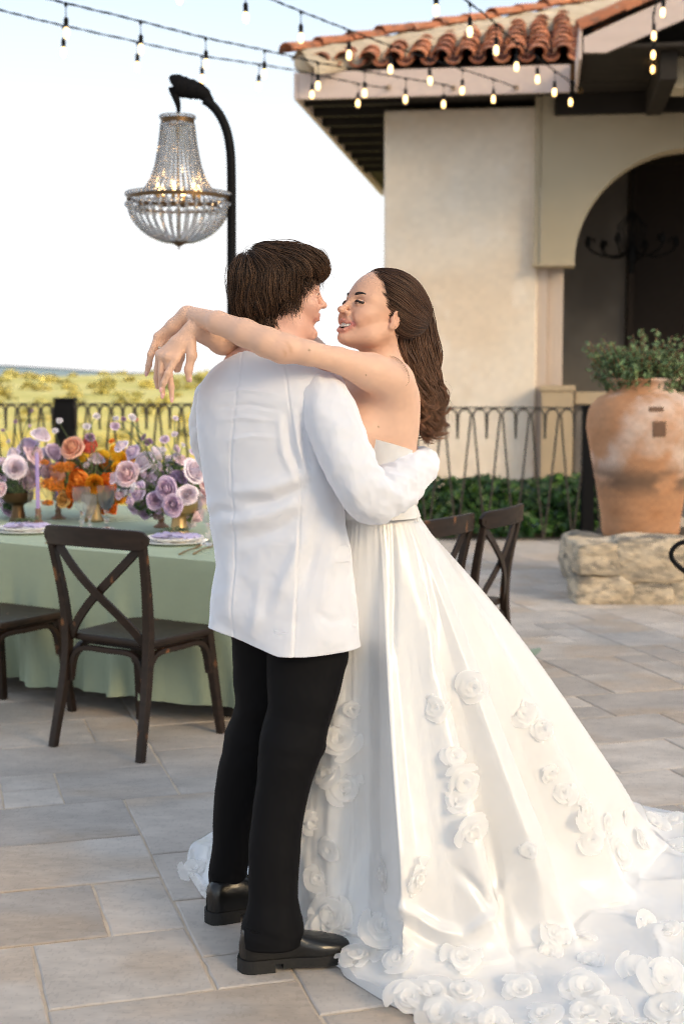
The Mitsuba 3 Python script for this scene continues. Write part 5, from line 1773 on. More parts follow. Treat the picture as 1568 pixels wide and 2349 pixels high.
rl_ = [(1400, 610, 780), (1470, 610, 798), (1500, 611, 800), (1548, 612, 788), (1607, 614, 775), (1657, 601, 760), (1704, 596, 744), (1782, 591, 720), (1861, 579, 699), (1939, 571, 689), (2056, 569, 684), (2095, 563, 692), (2130, 556, 694), (2158, 552, 690)]
ll_ = [(1400, 500, 680), (1470, 532, 690), (1548, 534, 680), (1607, 538, 672), (1640, 533, 655), (1693, 515, 640), (1782, 497, 618), (1861, 491, 598), (1939, 487, 585), (2017, 478, 560), (2048, 480, 550), (2062, 481, 548)]
tr_ = put('trousers', cat_([leg_loft(rl_, 3.61, 3.50, 3, 1690), leg_loft(ll_, 3.68, 3.86, 7, 1690)]), 'black_cloth', True, parent=gr, label='black trousers breaking over the shoes')


def shoe(heel, toe, L=.30, lab=None):
    f = norm((toe - heel) * [1, 1, 0])
    l = np.cross(UP, f)
    M = frame(heel * [1, 1, 0], f, l)
    x = np.linspace(0, 1, 40)
    hw = PchipInterpolator([0, .03, .12, .30, .45, .70, .88, .97, 1.], [.004, .026, .035, .035, .037, .049, .040, .018, .003])(x)
    sk = np.c_[np.r_[x, x[::-1]] * L, np.r_[hw, -hw[::-1]]]
    out = shapely.Polygon(sk).buffer(.006).buffer(-.001)
    sole = extrude(out, .012, frame([0, 0, .022], [1, 0, 0], [0, 1, 0]))
    front = extrude(out.intersection(shapely.box(.105, -1, 1, 1)), .014, frame([0, 0, .0085], [1, 0, 0], [0, 1, 0]))
    heel_ = extrude(out.intersection(shapely.box(-1, -1, .085, 1)), .0225, frame([0, 0, -.0005 + .001], [1, 0, 0], [0, 1, 0]))
    k = put('shoe', moved(cat_([sole, front, heel_]), M), 'sole_rubber', parent=gr, label=lab)
    an = np.linspace(0, np.pi, 26)
    top = PchipInterpolator([0, .02, .10, .28, .42, .58, .80, .95, 1.], [.05, .078, .092, .098, .088, .062, .046, .034, .020])(x)
    P = np.stack([np.stack([np.full(26, x[i] * L), hw[i] * np.sign(np.cos(an)) * np.abs(np.cos(an)) ** .75, .034 + (top[i] - .012) * np.sin(an) ** .62], -1) for i in range(40)])
    put('upper', moved(sheet(P, True), M), 'black_leather', True, parent=k)
    for q in range(4):
        put('lace', moved(tube(spline([(L * (.40 + q * .035), -.02, .034 + np.interp(.40 + q * .035, x, top) - .018), (L * (.41 + q * .035), 0, .034 + np.interp(.41 + q * .035, x, top) - .008), (L * (.40 + q * .035), .02, .034 + np.interp(.40 + q * .035, x, top) - .018)], 8), .0022, 5), M), 'black_cloth', True, parent=k)
    return k


shoe(atz(549, 2226, 0), atz(549, 2226, 0) + [.95, .24, 0], .295, 'right shoe, in profile')
shoe(atz(474, 2116, 0), atz(474, 2116, 0) + [.90, .40, 0], .295)

# ================================================================ bride
br = thing('person', 'smiling dark haired woman in a strapless white gown with her arms around the man', 'person')
bf = norm(np.array([-.86, -.50, .40]))
bhA, bho = rot(bf, norm(np.array([.16, .06, 1.0]))), at(870, 730, 3.70)         # hair
bA = rot(np.array([-.785, -.51, .345]), norm(np.array([.25, .16, .95])))
bo = at(864, 729, 3.70)
Fb = Field([-.62, 3.38, 1.02], [.25, 3.98, 1.86], .0027)
bWS, bU, bD_, bs = head(Fb, bo, bA, False, True, .94)
nb = at(876, 838, 3.715)
Fb.cone(bWS(-.020, 0, -.045), nb, .047, .050, .03)
ch = norm(np.array([-.93, -.36, 0]))
la = np.cross(UP, ch)                                               # towards her left arm
RB = np.stack([ch, la, UP], 1)
Fb.ell(at(872, 905, 3.72), (.085, .150, .085), RB, .05)              # upper chest
Fb.ell(at(862, 985, 3.72), (.105, .138, .115), RB, .06)
Fb.ell(at(856, 1090, 3.73), (.092, .120, .11), RB, .06)
Fb.ell(at(815, 1000, 3.62), (.055, .055, .06), RB, .05)              # near breast side
Fb.ell(at(790, 1000, 3.74), (.055, .055, .06), RB, .05)
# near arm
A1 = [at(900, 874, 3.60), at(850, 853, 3.56), at(775, 826, 3.51), at(705, 809, 3.475), at(655, 799, 3.47), at(612, 785, 3.475), at(560, 763, 3.50), at(500, 740, 3.545), at(437, 721, 3.625)]
Fb.chain(A1[:2], [.055, .046], .03)
Fb.chain(A1[1:], [.046, .0305, .0295, .0345, .0355, .033, .0275, .0205], .012)
Fb.ell(at(640, 806, 3.462), (.022, .018, .022), None, .02)
# far arm
A2 = [at(800, 880, 3.86), at(700, 800, 3.90), at(600, 790, 3.86), at(560, 792, 3.78), at(510, 780, 3.69), at(447, 760, 3.60)]
Fb.chain(A2, [.05, .042, .038, .038, .034, .0205], .02)
# hands: knuckle row then finger chains, thumb from the side of the palm
def hand(wrist, knuckles, fingers, thumb, wr=.0205):
    for k_ in knuckles:
        Fb.cone(wrist, k_, wr * .86, .0098, .012)
    for a, b in zip(knuckles[:-1], knuckles[1:]):
        Fb.cone((a + wrist) / 2, (b + wrist) / 2, .0125, .0125, .012)
        Fb.cone(a, b, .0092, .0092, .008)
    for k_, fg in zip(knuckles, fingers):
        Fb.chain([k_] + fg, [.0096, .0086, .0077, .0058], .004)
    Fb.chain(thumb, [.0145, .0120, .0098, .0070], .008)
p3 = lambda *a: [at(*q) for q in a]
hy = 3.575
hand(at(441, 757, 3.598), p3((403, 823, hy - .008), (385, 819, hy - .004), (372, 817, hy + .008), (366, 812, hy + .022)),
     [p3((385, 857, hy - .016), (376, 877, hy - .012), (370, 893, hy - .006)), p3((388, 858, hy + .006), (393, 888, hy + .012), (394, 914, hy + .016)), p3((370, 856, hy + .010), (371, 884, hy + .014), (374, 905, hy + .018)), p3((361, 846, hy + .030), (359, 868, hy + .034), (361, 888, hy + .036))],
     p3((437, 785, hy + .004), (440, 815, hy - .004), (432, 848, hy - .002), (433, 871, hy + .002)))
hz = 3.655
hand(at(428, 722, 3.630), p3((398, 776, hz + .02), (386, 772, hz + .008), (374, 768, hz - .002), (362, 772, hz - .006)),
     [p3((396, 815, hz + .024), (400, 835, hz + .026), (404, 850, hz + .024)), p3((377, 815, hz + .010), (374, 845, hz + .012), (372, 870, hz + .012)), p3((366, 811, hz - .002), (362, 845, hz), (361, 876, hz + .004)), p3((346, 812, hz - .010), (341, 838, hz - .008), (336, 857, hz - .004))],
     p3((425, 750, hz + .03), (418, 785, hz + .045), (414, 820, hz + .045), (409, 848, hz + .04)), .0195)
bm = Fb.mesh()
blush = [(bWS(.075, .040, -.028), .026, .34), (bWS(.075, -.040, -.028), .026, .34), (bWS(.115, 0, -.022), .012, .2), (bWS(-.01, .085, .005), .026, .35), (at(374, 768, hz), .02, .12), (at(652, 806, 3.45), .03, .14)]
spots = [(at(710, 803, 3.45), .0030), (at(838, 860, 3.52), .0022), (at(867, 978, 3.6), .0026)]
bc = skin_color(bm.vertices, (.665, .425, .31), bWS, bU, bD_, blush, (.50, .17, .17), [(bm.vertices[((proj(bm.vertices) - proj(p)) ** 2).sum(1) + (bm.vertices[:, 1] - 3.4) * 60 < 1e9][np.argmin(((proj(bm.vertices) - proj(p)) ** 2).sum(1) + 40 * (bm.vertices[:, 1] - 3.4))], r_) for p, r_ in spots])
_uvb = proj(bm.vertices)
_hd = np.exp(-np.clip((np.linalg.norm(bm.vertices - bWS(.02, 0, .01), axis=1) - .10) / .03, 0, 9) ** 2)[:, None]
bc = bc * (1 - _hd * np.array([.08, .15, .19]))  # deeper face tone: tan and make-up, plus shade put into the skin colour
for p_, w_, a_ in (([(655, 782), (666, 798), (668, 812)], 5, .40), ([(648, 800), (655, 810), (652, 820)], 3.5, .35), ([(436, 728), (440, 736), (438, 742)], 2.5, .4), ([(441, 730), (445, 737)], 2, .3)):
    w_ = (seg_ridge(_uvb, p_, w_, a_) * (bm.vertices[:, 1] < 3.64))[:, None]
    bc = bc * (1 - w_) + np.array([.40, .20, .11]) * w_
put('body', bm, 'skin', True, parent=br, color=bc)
ico = trimesh.creation.icosphere(3)
for y in (-1, 1):
    ce = bWS(.0760, y * .031, .0090)
    gz = norm(bA @ np.array([.93, -.10 if y > 0 else .05, -.12]) + np.array([-.35, .2, -.0]))
    eb = put('eye', trimesh.Trimesh(ico.vertices * .0122 * bs + ce, ico.faces, process=False), 'eye_white', True, parent=br)
    put('iris', trimesh.Trimesh(ico.vertices @ np.diag([.0085, .0085, .0030]) @ frame([0, 0, 0], norm(np.cross(UP, gz)), np.cross(gz, norm(np.cross(UP, gz))))[:3, :3].T + ce + gz * .0112, ico.faces, process=False), 'eye_iris', True, parent=eb)
    bp = spline([bWS(.0955, y * .013, .0275), bWS(.0915, y * .030, .0345), bWS(.079, y * .049, .0315)], 10)
    put('eyebrow', tube(bp, np.array([.0026, .0042, .0046, .0045, .0042, .0037, .0031, .0025, .0017, .0008]), 6), 'brow_hair', True, parent=br)
    lsh = spline([bWS(.0900, y * .018, .0085), bWS(.0945, y * .031, .0105), bWS(.0875, y * .0455, .0080), bWS(.086, y * .050, .0092)], 12)
    put('eyelash', tube(lsh, np.linspace(.0024, .0036, 12), 5), 'brow_hair', True, parent=br)
    lsh = spline([bWS(.0915, y * .019, .0045), bWS(.0945, y * .031, .0035), bWS(.0880, y * .045, .0070)], 8)
    put('eyelash', tube(lsh, .0007, 5), 'brow_hair', True, parent=br)
tq = np.linspace(-1, 1, 9)
for k_ in range(8):
    y0, y1 = tq[k_] * .025, tq[k_ + 1] * .025
    ym = (y0 + y1) / 2
    x_ = .0950 - 22 * ym * ym * .62
    c_ = bWS(x_, ym, -.0560 + 4 * ym * ym * .8)
    hh = .0062 - 3 * ym * ym
    put('tooth', moved(bevel_box((.005, (y1 - y0) * .95 * bs, 2 * hh), .0012), frame(c_, bA @ norm([1, -ym * 28, 0]), bA @ norm([ym * 28, 1, 0]))), 'tooth', True, parent=br)
put('mouth_lining', trimesh.Trimesh((ico.vertices * [.012, .025, .010]) @ bA.T + bWS(.078, 0, -.0590), ico.faces, process=False), 'brow_hair', True, parent=br)
# nails and ring
for (u, v, y), rz, fl in (((369, 893, hy - .0125), -.3, 1), ((394, 917, hy + .011), 0, 1), ((372, 908, hy + .012), 0, 1), ((436, 870, hy - .004), .25, 1), ((335.5, 857, hz - .0105), -.2, .7)):
    c_ = at(u, v, y)
    V = ico.vertices * [.0046 * fl, .0022, .0078]
    cr, sr = math.cos(rz), math.sin(rz)
    V = V @ np.array([[cr, 0, -sr], [0, 1, 0], [sr, 0, cr]]).T
    put('fingernail', trimesh.Trimesh(V + c_, ico.faces, process=False), 'nail', True, parent=br)
rc = at(369.5, 797, hz - .002)
rd = norm(at(366, 811, hz) - at(374, 768, hz))
rg = moved(trimesh.creation.torus(.0096, .0012, major_sections=28, minor_sections=6), frame(rc, norm(np.cross([0, 1, 0], rd)), np.cross(rd, norm(np.cross([0, 1, 0], rd)))))
gem = trimesh.creation.icosphere(1, .0034)
gem.apply_translation(rc + np.array([-.004, -.0105, 0]))
put('ring', cat_([rg, gem]), 'ring_metal', 30, parent=br, label='engagement ring with a bright stone')

# hair of the bride
bE = [((-.016, 0, .055), (.101, .083, .081)), ((-.078, .0, .045), (.058, .064, .058)), ((-.042, 0, .015), (.070, .078, .055))]
gather = np.array([-.128, .012, .030])


def bflow(P, i):
    v = norm(gather - P)
    lead = np.clip((P[..., 0] + .02) / .08, 0, 1)[..., None]
    sidew = np.sign(P[..., 1:2]) * np.array([0, 1., -.55])
    v = v * (1 - .45 * lead) + norm(np.array([-.6, 0, 0]) + sidew) * .45 * lead
    w = np.stack([np.sin(P[..., 1] * 60), np.sin(P[..., 2] * 70) * .6, np.sin(P[..., 0] * 55)], -1)
    return norm(v) + .10 * w


XH = lambda z: np.interp(z, [-.03, .0, .03, .06, .09, .105, .125], [.010, .030, .043, .055, .066, .080, .112])
hl = lambda P: P[:, 0] < XH(P[:, 2]) + .004 * np.sin(P[:, 2] * 300)
okb = lambda P: hl(P) & (P[:, 2] > -.015)
bp_, n = head_hair(bE, 5600, okb, bflow, 13, (.008, .012), (-.006, .0015), None, None, None)
near_g = np.linalg.norm(bp_ - gather, axis=-1) < .03
cols = (np.array([.055, .029, .018]) * hr_.uniform(.55, 1.6, (n, 1)) + np.array([.045, .022, .012]) * (hr_.random((n, 1)) ** 4))[:, None].repeat(13, 1)
hm, hc = locks_mesh(to_world(bp_, bho, bhA), hr_.uniform(.0006, .0012, n), cols, 4, .6)
Hf = Field([-.17, -.12, -.09], [.14, .12, .17], .004)
for c_, r_ in bE:
    Hf.ell(c_, np.array(r_) - .005, None, .02)
_g = [Hf.lo[k] + Hf.h * np.arange(Hf.n[k]) for k in range(3)]
_x, _y, _z = np.meshgrid(*_g, indexing='ij')
Hf.f = np.maximum(Hf.f, (_x - XH(_z)) * .8 + .008).astype(np.float32)
Hf.f = np.maximum(Hf.f, -.012 - _z)
um = Hf.mesh()
um.vertices = to_world(um.vertices, bho, bhA)
hb_ = put('hair', cat_([hm, um]), 'hair', True, parent=br, color=np.vstack([hc, np.tile([.020, .011, .008], (len(um.vertices), 1))]), label='long brown wavy hair, the upper half pinned back')
# long waves
ctrl = np.array([[(958, 706), (955, 790), (968, 880), (978, 960), (978, 1024)], [(975, 700), (985, 790), (995, 880), (998, 960), (992, 1030)], [(915, 752), (918, 810), (945, 890), (962, 960), (968, 1010)], [(988, 705), (1004, 780), (1016, 870), (1018, 950), (1006, 1005)]], float)
cY_ = [[3.79, 3.80, 3.81, 3.81, 3.80], [3.83, 3.85, 3.85, 3.85, 3.84], [3.70, 3.72, 3.74, 3.76, 3.77], [3.86, 3.88, 3.88, 3.87, 3.86]]
n, m, kid = 105, 34, 11
W_ = hr_.dirichlet([.5, .6, .45, .5], n)
base_p = np.array([[at(*ctrl[a, b], cY_[a][b]) for b in range(5)] for a in range(4)])
mix_p = np.einsum('na,abk->nbk', W_, base_p)
s_ = np.linspace(0, 1, m)
gd = np.stack([CubicSpline(np.linspace(0, 1, 5), mix_p[i])(s_ * hr_.uniform(.74, 1.02)) for i in range(n)])
ph = hr_.uniform(0, 6.28, n)
amp = hr_.uniform(.006, .019, n)[:, None] * np.clip((s_ - .18) / .5, 0, 1)[None] ** 1.1
arg = (hr_.uniform(2.0, 2.9, n) * 2 * np.pi)[:, None] * s_[None] ** 1.2 + ph[:, None]
gd = gd + amp[..., None] * (np.cos(arg)[..., None] * np.array([.95, -.2, .15]) + np.sin(arg)[..., None] * np.array([.2, .95, 0]))
gd = gd + np.clip((s_ - .84) / .16, 0, 1)[None, :, None] * hr_.normal(0, .016, (n, 1, 3)) + (np.clip((s_ - .88) / .12, 0, 1) ** 2)[None, :, None] * np.array([0, 0, .026])
lp2 = (gd[:, None] + hr_.normal(0, .0042, (n, kid, 1, 3)) * np.linspace(1.15, .45, m)[None, None, :, None] + hr_.normal(0, .0004, (n, kid, m, 3)).cumsum(2)).reshape(-1, m, 3)
tone_ = np.repeat(hr_.uniform(.6, 1.7, (n, 1)), kid, 0)
n = n * kid
cl_ = np.array([.058, .030, .0185]) * tone_ * hr_.uniform(.8, 1.25, (n, 1)) + np.array([.05, .024, .012]) * (hr_.random((n, 1)) ** 4)
cols = cl_[:, None] * (np.linspace(.75, 2.3, m)[None, :, None]) * [1, .99, .96]
hm, hc = locks_mesh(lp2, hr_.uniform(.0010, .0026, n), cols, 5, .25)
put('long_waves', hm, 'hair', True, parent=hb_, color=hc, kind='stuff')
n = 150
src = lp2[hr_.integers(0, 820, n)][:, 8:]
fl = src + hr_.normal(0, .012, (n, 1, 3)) * np.linspace(.3, 2.2, src.shape[1])[None, :, None]
m2, c2_ = locks_mesh(fl, np.full(n, .0004), np.tile([.10, .055, .03], (n, src.shape[1], 1)), 3)
put('flyaway_hair', m2, 'hair', True, parent=hb_, color=c2_, kind='stuff')
wisp = np.stack([spline([bWS(.045, .076, .03), bWS(.048, .078, .005), bWS(.035, .083, -.02), bWS(.030, .086, -.035)], 12) + hr_.normal(0, .005, 3) for _ in range(0)] + [spline([at(890, 818, 3.60), at(925, 838, 3.56), at(938, 870, 3.545), at(930, 886, 3.54)], 12) + hr_.normal(0, .0014, 3) for _ in range(3)])
m2, c2_ = locks_mesh(wisp, np.full(3, .0005), np.tile([.16, .08, .05], (3, 12, 1)), 4)
put('wisps', m2, 'hair', True, parent=hb_, color=c2_, kind='stuff')

# ---------------------------------------------------------------- gown
WC = at(856, 1180, 3.735)                                          # waist centre
axis0 = WC * [1, 1, 0]


def polar(pts):
    P = np.array([atz(u, v, 0)[:2] - axis0[:2] for u, v in pts])
    ring = shapely.Polygon(P)
    an = np.linspace(0, 2 * np.pi, 721)[:-1]
    out = []
    for a in an:
        ln = shapely.LineString([(0, 0), (6 * math.cos(a), 6 * math.sin(a))]).intersection(ring.exterior)
        out.append(max(np.hypot(*np.array(g.coords[0])) for g in getattr(ln, 'geoms', [ln])) if not ln.is_empty else .3)
    return np.array(out)


Rc = polar([(640, 2080), (700, 2150), (790, 2215), (900, 2250), (1040, 2262), (1190, 2240), (1290, 2210), (1420, 2120), (1525, 2000), (1480, 1900), (1300, 1830), (1000, 1810), (760, 1870), (650, 1970)])
Ro = polar([(430, 2005), (475, 2075), (600, 2088), (690, 2125), (772, 2195), (785, 2240), (900, 2312), (1000, 2350), (1150, 2385), (1400, 2420), (1700, 2420), (1850, 2250), (1800, 2000), (1580, 1895), (1440, 1852), (1250, 1800), (950, 1760), (650, 1820), (520, 1900), (430, 1960)])
Rc, Ro = gaussian_filter1d(Rc, 6, mode='wrap'), gaussian_filter1d(Ro, 4, mode='wrap')
nt = 960
th = np.linspace(0, 2 * np.pi, nt, endpoint=False)
rc_, ro_ = np.interp(th, np.linspace(0, 2 * np.pi, 721), np.r_[Rc, Rc[0]]), np.interp(th, np.linspace(0, 2 * np.pi, 721), np.r_[Ro, Ro[0]])
ro_ = np.maximum(ro_, rc_ + .03)
# folds: where along the front each fold meets the floor (photo column), outward amplitude in metres
ang_u = lambda u, v: math.atan2(*(atz(u, v, 0)[:2] - axis0[:2])[::-1]) % (2 * np.pi)
fold = [(640, 2080, .02), (690, 2140, .055), (735, 2180, .02), (790, 2215, -.07), (850, 2240, -.10), (893, 2250, -.085), (912, 2252, .085), (960, 2255, .05), (1040, 2262, .035), (1110, 2255, .065), (1150, 2247, .03), (1180, 2242, -.055), (1225, 2232, -.03), (1250, 2225, .05), (1290, 2210, .045),
        (1335, 2180, -.075), (1375, 2150, -.03), (1405, 2130, .065), (1450, 2090, .01), (1480, 2055, -.03), (1525, 2000, .03), (1500, 1930, -.03), (1380, 1860, .04), (1200, 1825, -.04), (1000, 1810, .04), (850, 1840, -.04), (700, 1920, .04), (650, 2000, -.03)]
fa = np.array([(ang_u(u, v), a) for u, v, a in fold])
fa = fa[np.argsort(fa[:, 0])]
fx = np.r_[fa[:, 0] - 2 * np.pi, fa[:, 0], fa[:, 0] + 2 * np.pi]
fold_th = PchipInterpolator(fx, np.tile(fa[:, 1], 3))(th)
fold_th *= 1.3
fold_th += .018 * (meshkit.fbm(np.stack([np.cos(th) * 7, np.sin(th) * 7, th * 0], -1), 2, 4) - .5)
nC, nF = 150, 70
G = np.zeros((nC + nF, nt, 3))
wa, wb = .118, .100
cs_, sn_ = np.cos(th), np.sin(th)
hipd_ = np.array([.93, .36])
for i in range(nC):
    t = i / (nC - 1)
    z = WC[2] * (1 - t) + .035 * t
    wr_ = 1 / np.sqrt((cs_ / wa) ** 2 + (sn_ / wb) ** 2)
    e_ = t ** 1.0
    r_ = wr_ + (rc_ - wr_) * (e_ + .10 * np.sin(t * np.pi) * (1 - t))
    amp_ = np.clip(t * 1.25, 0, 1) ** 1.5 * (1 - .72 * np.clip((t - .72) / .28, 0, 1) ** 1.3)
    swirl = .05 * np.sin(t * 3.0) * (1 - t)
    ft = np.interp((th + swirl) % (2 * np.pi), np.r_[th, 2 * np.pi], np.r_[fold_th, fold_th[0]])
    r_ = r_ + ft * amp_
    r_ += .0008 * np.sin(th * 46 + 2 * np.sin(th * 9)) * np.exp(-t * 12) * np.clip(t * 40, 0, 1)
    G[i] = np.stack([axis0[0] + r_ * cs_, axis0[1] + r_ * sn_, np.full(nt, z)], -1)
last = np.linalg.norm(G[nC - 1][:, :2] - axis0[:2], axis=1)
for j in range(nF):
    t = (j + 1) / nF
    r_ = last + (np.maximum(ro_, last + .02) - last) * t
    G[nC + j] = np.stack([axis0[0] + r_ * cs_, axis0[1] + r_ * sn_, np.full(nt, 0.)], -1)
FL = G[nC:]
wd = np.linalg.norm(FL[-1] - FL[0], axis=-1)[None]
q = FL * [5.5, 5.5, 0]
rip = meshkit.fbm(q + [3, 1, 0], 2, 21)
rdg = 1 - np.abs(2 * meshkit.noise(FL * [4.2, 4.2, 0] + 7.3, 5) - 1) * 1.0
tt = ((np.arange(nF) + 1) / nF)[:, None]
zf = .010 + .035 * (1 - tt) ** 3 + np.clip(wd / .25, .25, 1) * (.040 * rip * np.sin(np.clip(tt * 1.1, 0, 1) * np.pi * .9) + .050 * rdg ** 4 * (1 - tt ** 3)) + .028 * np.exp(-((tt - .985) / .06) ** 2) * (meshkit.fbm(np.stack([cs_ * 8, sn_ * 8, cs_ * 0], -1), 2, 9))[None]
zf *= np.clip((1.015 - tt) / .03, .35, 1)
G[nC:, :, 2] = zf
_sm = gaussian_filter1d(G, 11, axis=0, mode='nearest')
_k = np.exp(-((np.arange(nC + nF) - nC + 3) / 24.) ** 2)[:, None, None]
G = G * (1 - _k) + _sm * _k
# buckling just above the floor
lowt = np.clip((np.arange(nC) / (nC - 1) - .80) / .2, 0, 1)[:, None]
bk = meshkit.fbm(G[:nC] * [7, 7, 9], 2, 13) - .5
Nn = grid_normals(G)
if (Nn[60] * (G[60] - G[60].mean(0))).sum() < 0:
    Nn = -Nn
G[:nC] += Nn[:nC] * (.055 * bk * lowt ** 1.5 * np.array(1.0))[..., None]
gf = lambda s_, u0, v0: 0
UVg = proj(G)
vis = (Nn * (G - [0, 0, CAM_Z])).sum(-1) < 0
dd = 0
for pts, w, a in (([(1045, 1990), (1120, 2070), (1180, 2180)], 12, -.015), ([(900, 2070), (1000, 2130), (1065, 2150)], 13, .022), ([(1065, 2150), (1130, 2100), (1170, 2000)], 12, .018), ([(880, 2095), (980, 2160), (1060, 2190)], 12, -.016),
                  ([(690, 1930), (720, 2060), (790, 2120)], 12, .014), ([(1120, 1900), (1150, 2060), (1185, 2230)], 8, -.012), ([(1240, 2000), (1290, 2120), (1330, 2210)], 14, .014), ([(960, 1240), (985, 1400), (990, 1560)], 10, .006), ([(900, 1200), (905, 1350), (900, 1500)], 7, -.008)):
    dd = dd + seg_ridge(UVg, pts, w, a) * vis
G = G + Nn * (gaussian_filter1d(dd, 1.0, axis=1, mode='wrap') if not np.isscalar(dd) else 0)[..., None]
G[..., 2] = np.maximum(G[..., 2], .006)
edge = G[-1:].copy()
edge2 = edge * [1, 1, 0] + [0, 0, .002]
gown_mesh = closed_sheet(np.concatenate([G, edge2]))
dk = put('dress', gown_mesh, 'satin', True, parent=br, label='white satin gown with a long train and organza flowers')
# bodice
bl = np.array([978, 990, 1010, 1040, 1090, 1140, 1184])
bL_, bR_ = np.array([742, 742, 744, 748, 752, 748, 744.]), np.array([946, 946, 944, 940, 937, 946, 962.])
nb_, mb = 60, 220
v_ = np.linspace(978, 1184, nb_)
an = np.linspace(0, 2 * np.pi, mb, endpoint=False)
Bd = np.zeros((nb_, mb, 3))
for i in range(nb_):
    a, b = at(np.interp(v_[i], bl, bL_), v_[i], 3.725), at(np.interp(v_[i], bl, bR_), v_[i], 3.725)
    w = (b[0] - a[0]) / 2
    lat = np.interp(v_[i], [978, 1100, 1184], [.150, .128, .118])
    bd_ = math.sqrt(max(w * w - (lat * la[0]) ** 2, .0025)) / abs(ch[0])
    Bd[i] = (a + b) / 2 + ch * (bd_ * np.cos(an))[:, None] + la * (lat * np.sin(an))[:, None]
# neckline: dips from the bust down to the back
back_w = np.abs(np.sin((an - .25) / 2)) ** 1.5 - .22 * np.exp(-((an - np.pi) / .35) ** 2)
drop = (.066 * gaussian_filter1d(back_w, 6, mode='wrap') + .006)[None] * np.clip(1 - (np.arange(nb_) / 22), 0, 1)[:, None]
Bd[..., 2] -= drop
Nb = norm(Bd - Bd.mean(1, keepdims=True))
Bd += Nb * (.004 + .004 * (meshkit.fbm(Bd * [14, 14, 9], 2, 3)[..., None] - .5))
top_in = Bd[:1] - Nb[:1] * .010
put('bodice', closed_sheet(np.concatenate([top_in - [0, 0, .012], top_in + [0, 0, .001], Bd])), 'satin', True, parent=dk)
bw = at(941, 1160, 3.70)
put('bow', cat_([tube(spline([bw + [.002, -.012, .0], bw + [.018, -.016, .012], bw + [.014, -.018, .024], bw + [-.002, -.012, .004]], 14), .0022, 6), tube(spline([bw + [0, -.012, 0], bw + [-.020, -.02, .008], bw + [-.012, -.02, .02], bw + [0, -.012, .003]], 14), .0022, 6), tube(spline([bw + [0, -.012, 0], bw + [.012, -.02, -.015], bw + [.018, -.03, -.04]], 10), .0022, 6)]), 'satin', True, parent=dk)

# organza flowers on the gown
of = np.random.default_rng(41)


def organza(R2, nrm_):
    x = norm(np.cross(nrm_, [.2, .9, .3]))
    y = np.cross(nrm_, x)
    V, F = [], []
    a, b = 7, 8
    for li, (n, rad, h0, op) in enumerate(((2, .42, .30, .2), (3, .80, .26, .5), (4, 1.15, .12, .9))):
        ph = of.uniform(0, 6.28)
        for k in range(n):
            phi = ph + 2 * np.pi * k / n + of.normal(0, .22)
            t, w = np.meshgrid(np.linspace(0.02, 1, a), np.linspace(-1, 1, b), indexing='ij')
            half = (2 * np.pi / n) * .72 * np.sin(np.clip(.2 + .8 * t, 0, 1) * np.pi / 2) * (1 - .42 * np.clip((t - .6) / .4, 0, 1) ** 2)
            az = phi + w * half
            rr = R2 * rad * of.uniform(.7, 1.2) * np.sin(t * np.pi / 2) ** .8 * (1 + .06 * np.sin(w * 2.6 + of.uniform(0, 6)) * t)
            hh = R2 * (h0 * np.sin(t * np.pi * of.uniform(.55, .8)) + .10 * np.sin(w * 2.4 + of.uniform(0, 6)) * t ** 2 + .03)
            P = rr[..., None] * (np.cos(az)[..., None] * x + np.sin(az)[..., None] * y) + hh[..., None] * nrm_
            base = len(V) * a * b
            V.append(P.reshape(-1, 3))
            i, j = np.meshgrid(np.arange(a - 1), np.arange(b - 1), indexing='ij')
            q = i * b + j
            F.append(tri(np.stack([q, q + 1, q + b + 1, q + b], -1).reshape(-1, 4)) + base)
    return trimesh.Trimesh(np.vstack(V), np.vstack(F), process=False)


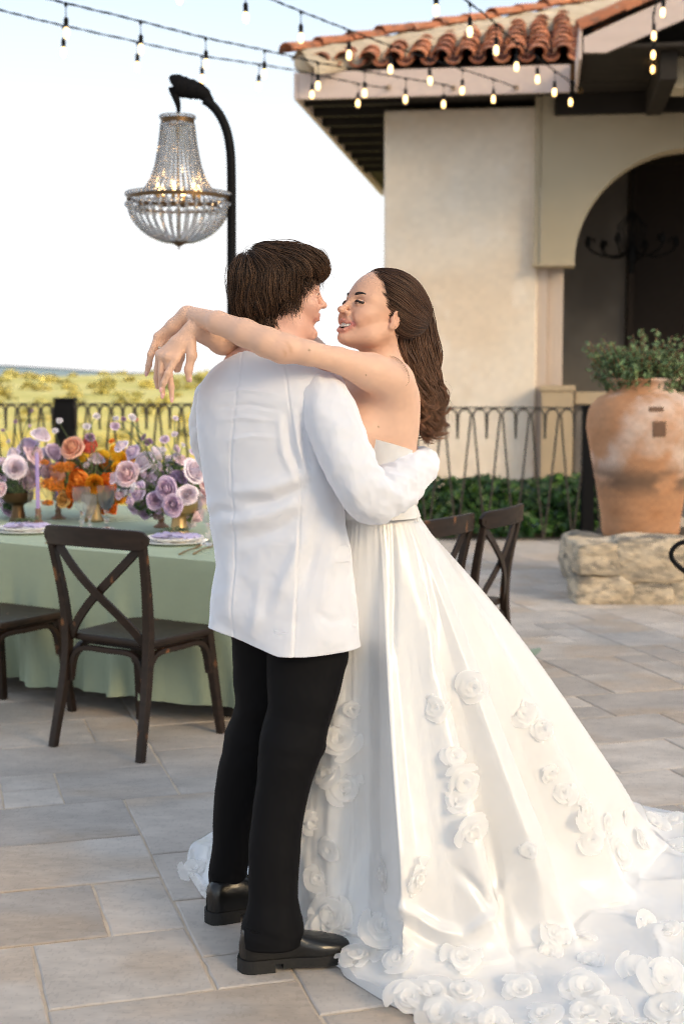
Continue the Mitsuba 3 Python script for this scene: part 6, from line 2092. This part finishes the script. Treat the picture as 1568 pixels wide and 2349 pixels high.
FLW = [(990, 1617, 28), (1090, 1588, 36), (1210, 1640, 26), (1255, 1668, 28), (780, 1710, 42), (738, 1780, 32), (803, 1640, 26), (800, 1815, 36), (1055, 1735, 27), (1075, 1795, 38), (1050, 1850, 28), (1092, 1905, 36), (1268, 1775, 22), (1300, 1822, 26), (1345, 1870, 32), (1400, 1890, 28), (1365, 1935, 30), (1425, 1955, 42),
       (757, 1965, 27), (720, 2025, 30), (770, 2085, 45), (735, 2125, 42), (872, 2012, 36), (965, 2015, 42), (1208, 1960, 20), (703, 1890, 24), (862, 2130, 44), (815, 2190, 48), (1485, 2105, 24), (1540, 2125, 28), (1065, 2190, 38), (900, 2200, 34),
       (925, 2300, 44), (985, 2272, 50), (1062, 2268, 46), (1000, 2335, 42), (1060, 2340, 38), (1195, 2262, 44), (1340, 2262, 50), (1400, 2315, 46), (1455, 2215, 38), (1520, 2230, 46), (1530, 2310, 50), (1445, 2340, 42), (1350, 2320, 42), (1282, 2142, 30), (1262, 2172, 28), (1345, 2140, 24), (1350, 2195, 26),
       (1450, 1868, 24), (1505, 1880, 30), (1545, 1872, 28), (1480, 1925, 26), (1555, 1935, 24), (452, 1985, 30), (468, 2040, 24), (556, 2050, 22), (562, 2005, 18), (1245, 2320, 36), (1140, 2335, 34)]
Gf, Nf, UVf = G.reshape(-1, 3), Nn.reshape(-1, 3), proj(G).reshape(-1, 2)
visf = ((Nf * (Gf - [0, 0, CAM_Z])).sum(-1) < 0) | (Gf[:, 2] < .12)
for u, v, rp in FLW:
    d2 = ((UVf - [u, v]) ** 2).sum(1)
    k = np.nonzero((d2 < 14 ** 2) & visf)[0]
    if len(k) == 0:
        k = np.nonzero(visf)[0][np.argsort(d2[visf])[:1]]
    k = k[np.argmin(np.linalg.norm(Gf[k] - [0, 0, CAM_Z], axis=1))]
    nn_ = norm(Nf[k] if Gf[k, 2] > .1 else np.array([0, -.35, 1.]) + Nf[k] * .3)
    nn_ = norm(nn_ + of.normal(0, .25, 3))
    nn_ = nn_ * (1 if nn_ @ (np.array([0, 0, CAM_Z]) - Gf[k]) > 0 else -1)
    R2 = rp / FPX * np.linalg.norm(Gf[k] - [0, 0, CAM_Z]) * .98
    fm = organza(R2, nn_)
    fm.apply_translation(Gf[k] + nn_ * .002)
    fm.vertices[:, 2] = np.maximum(fm.vertices[:, 2], .004)
    put('organza_flower', fm, 'organza', True, parent=dk)
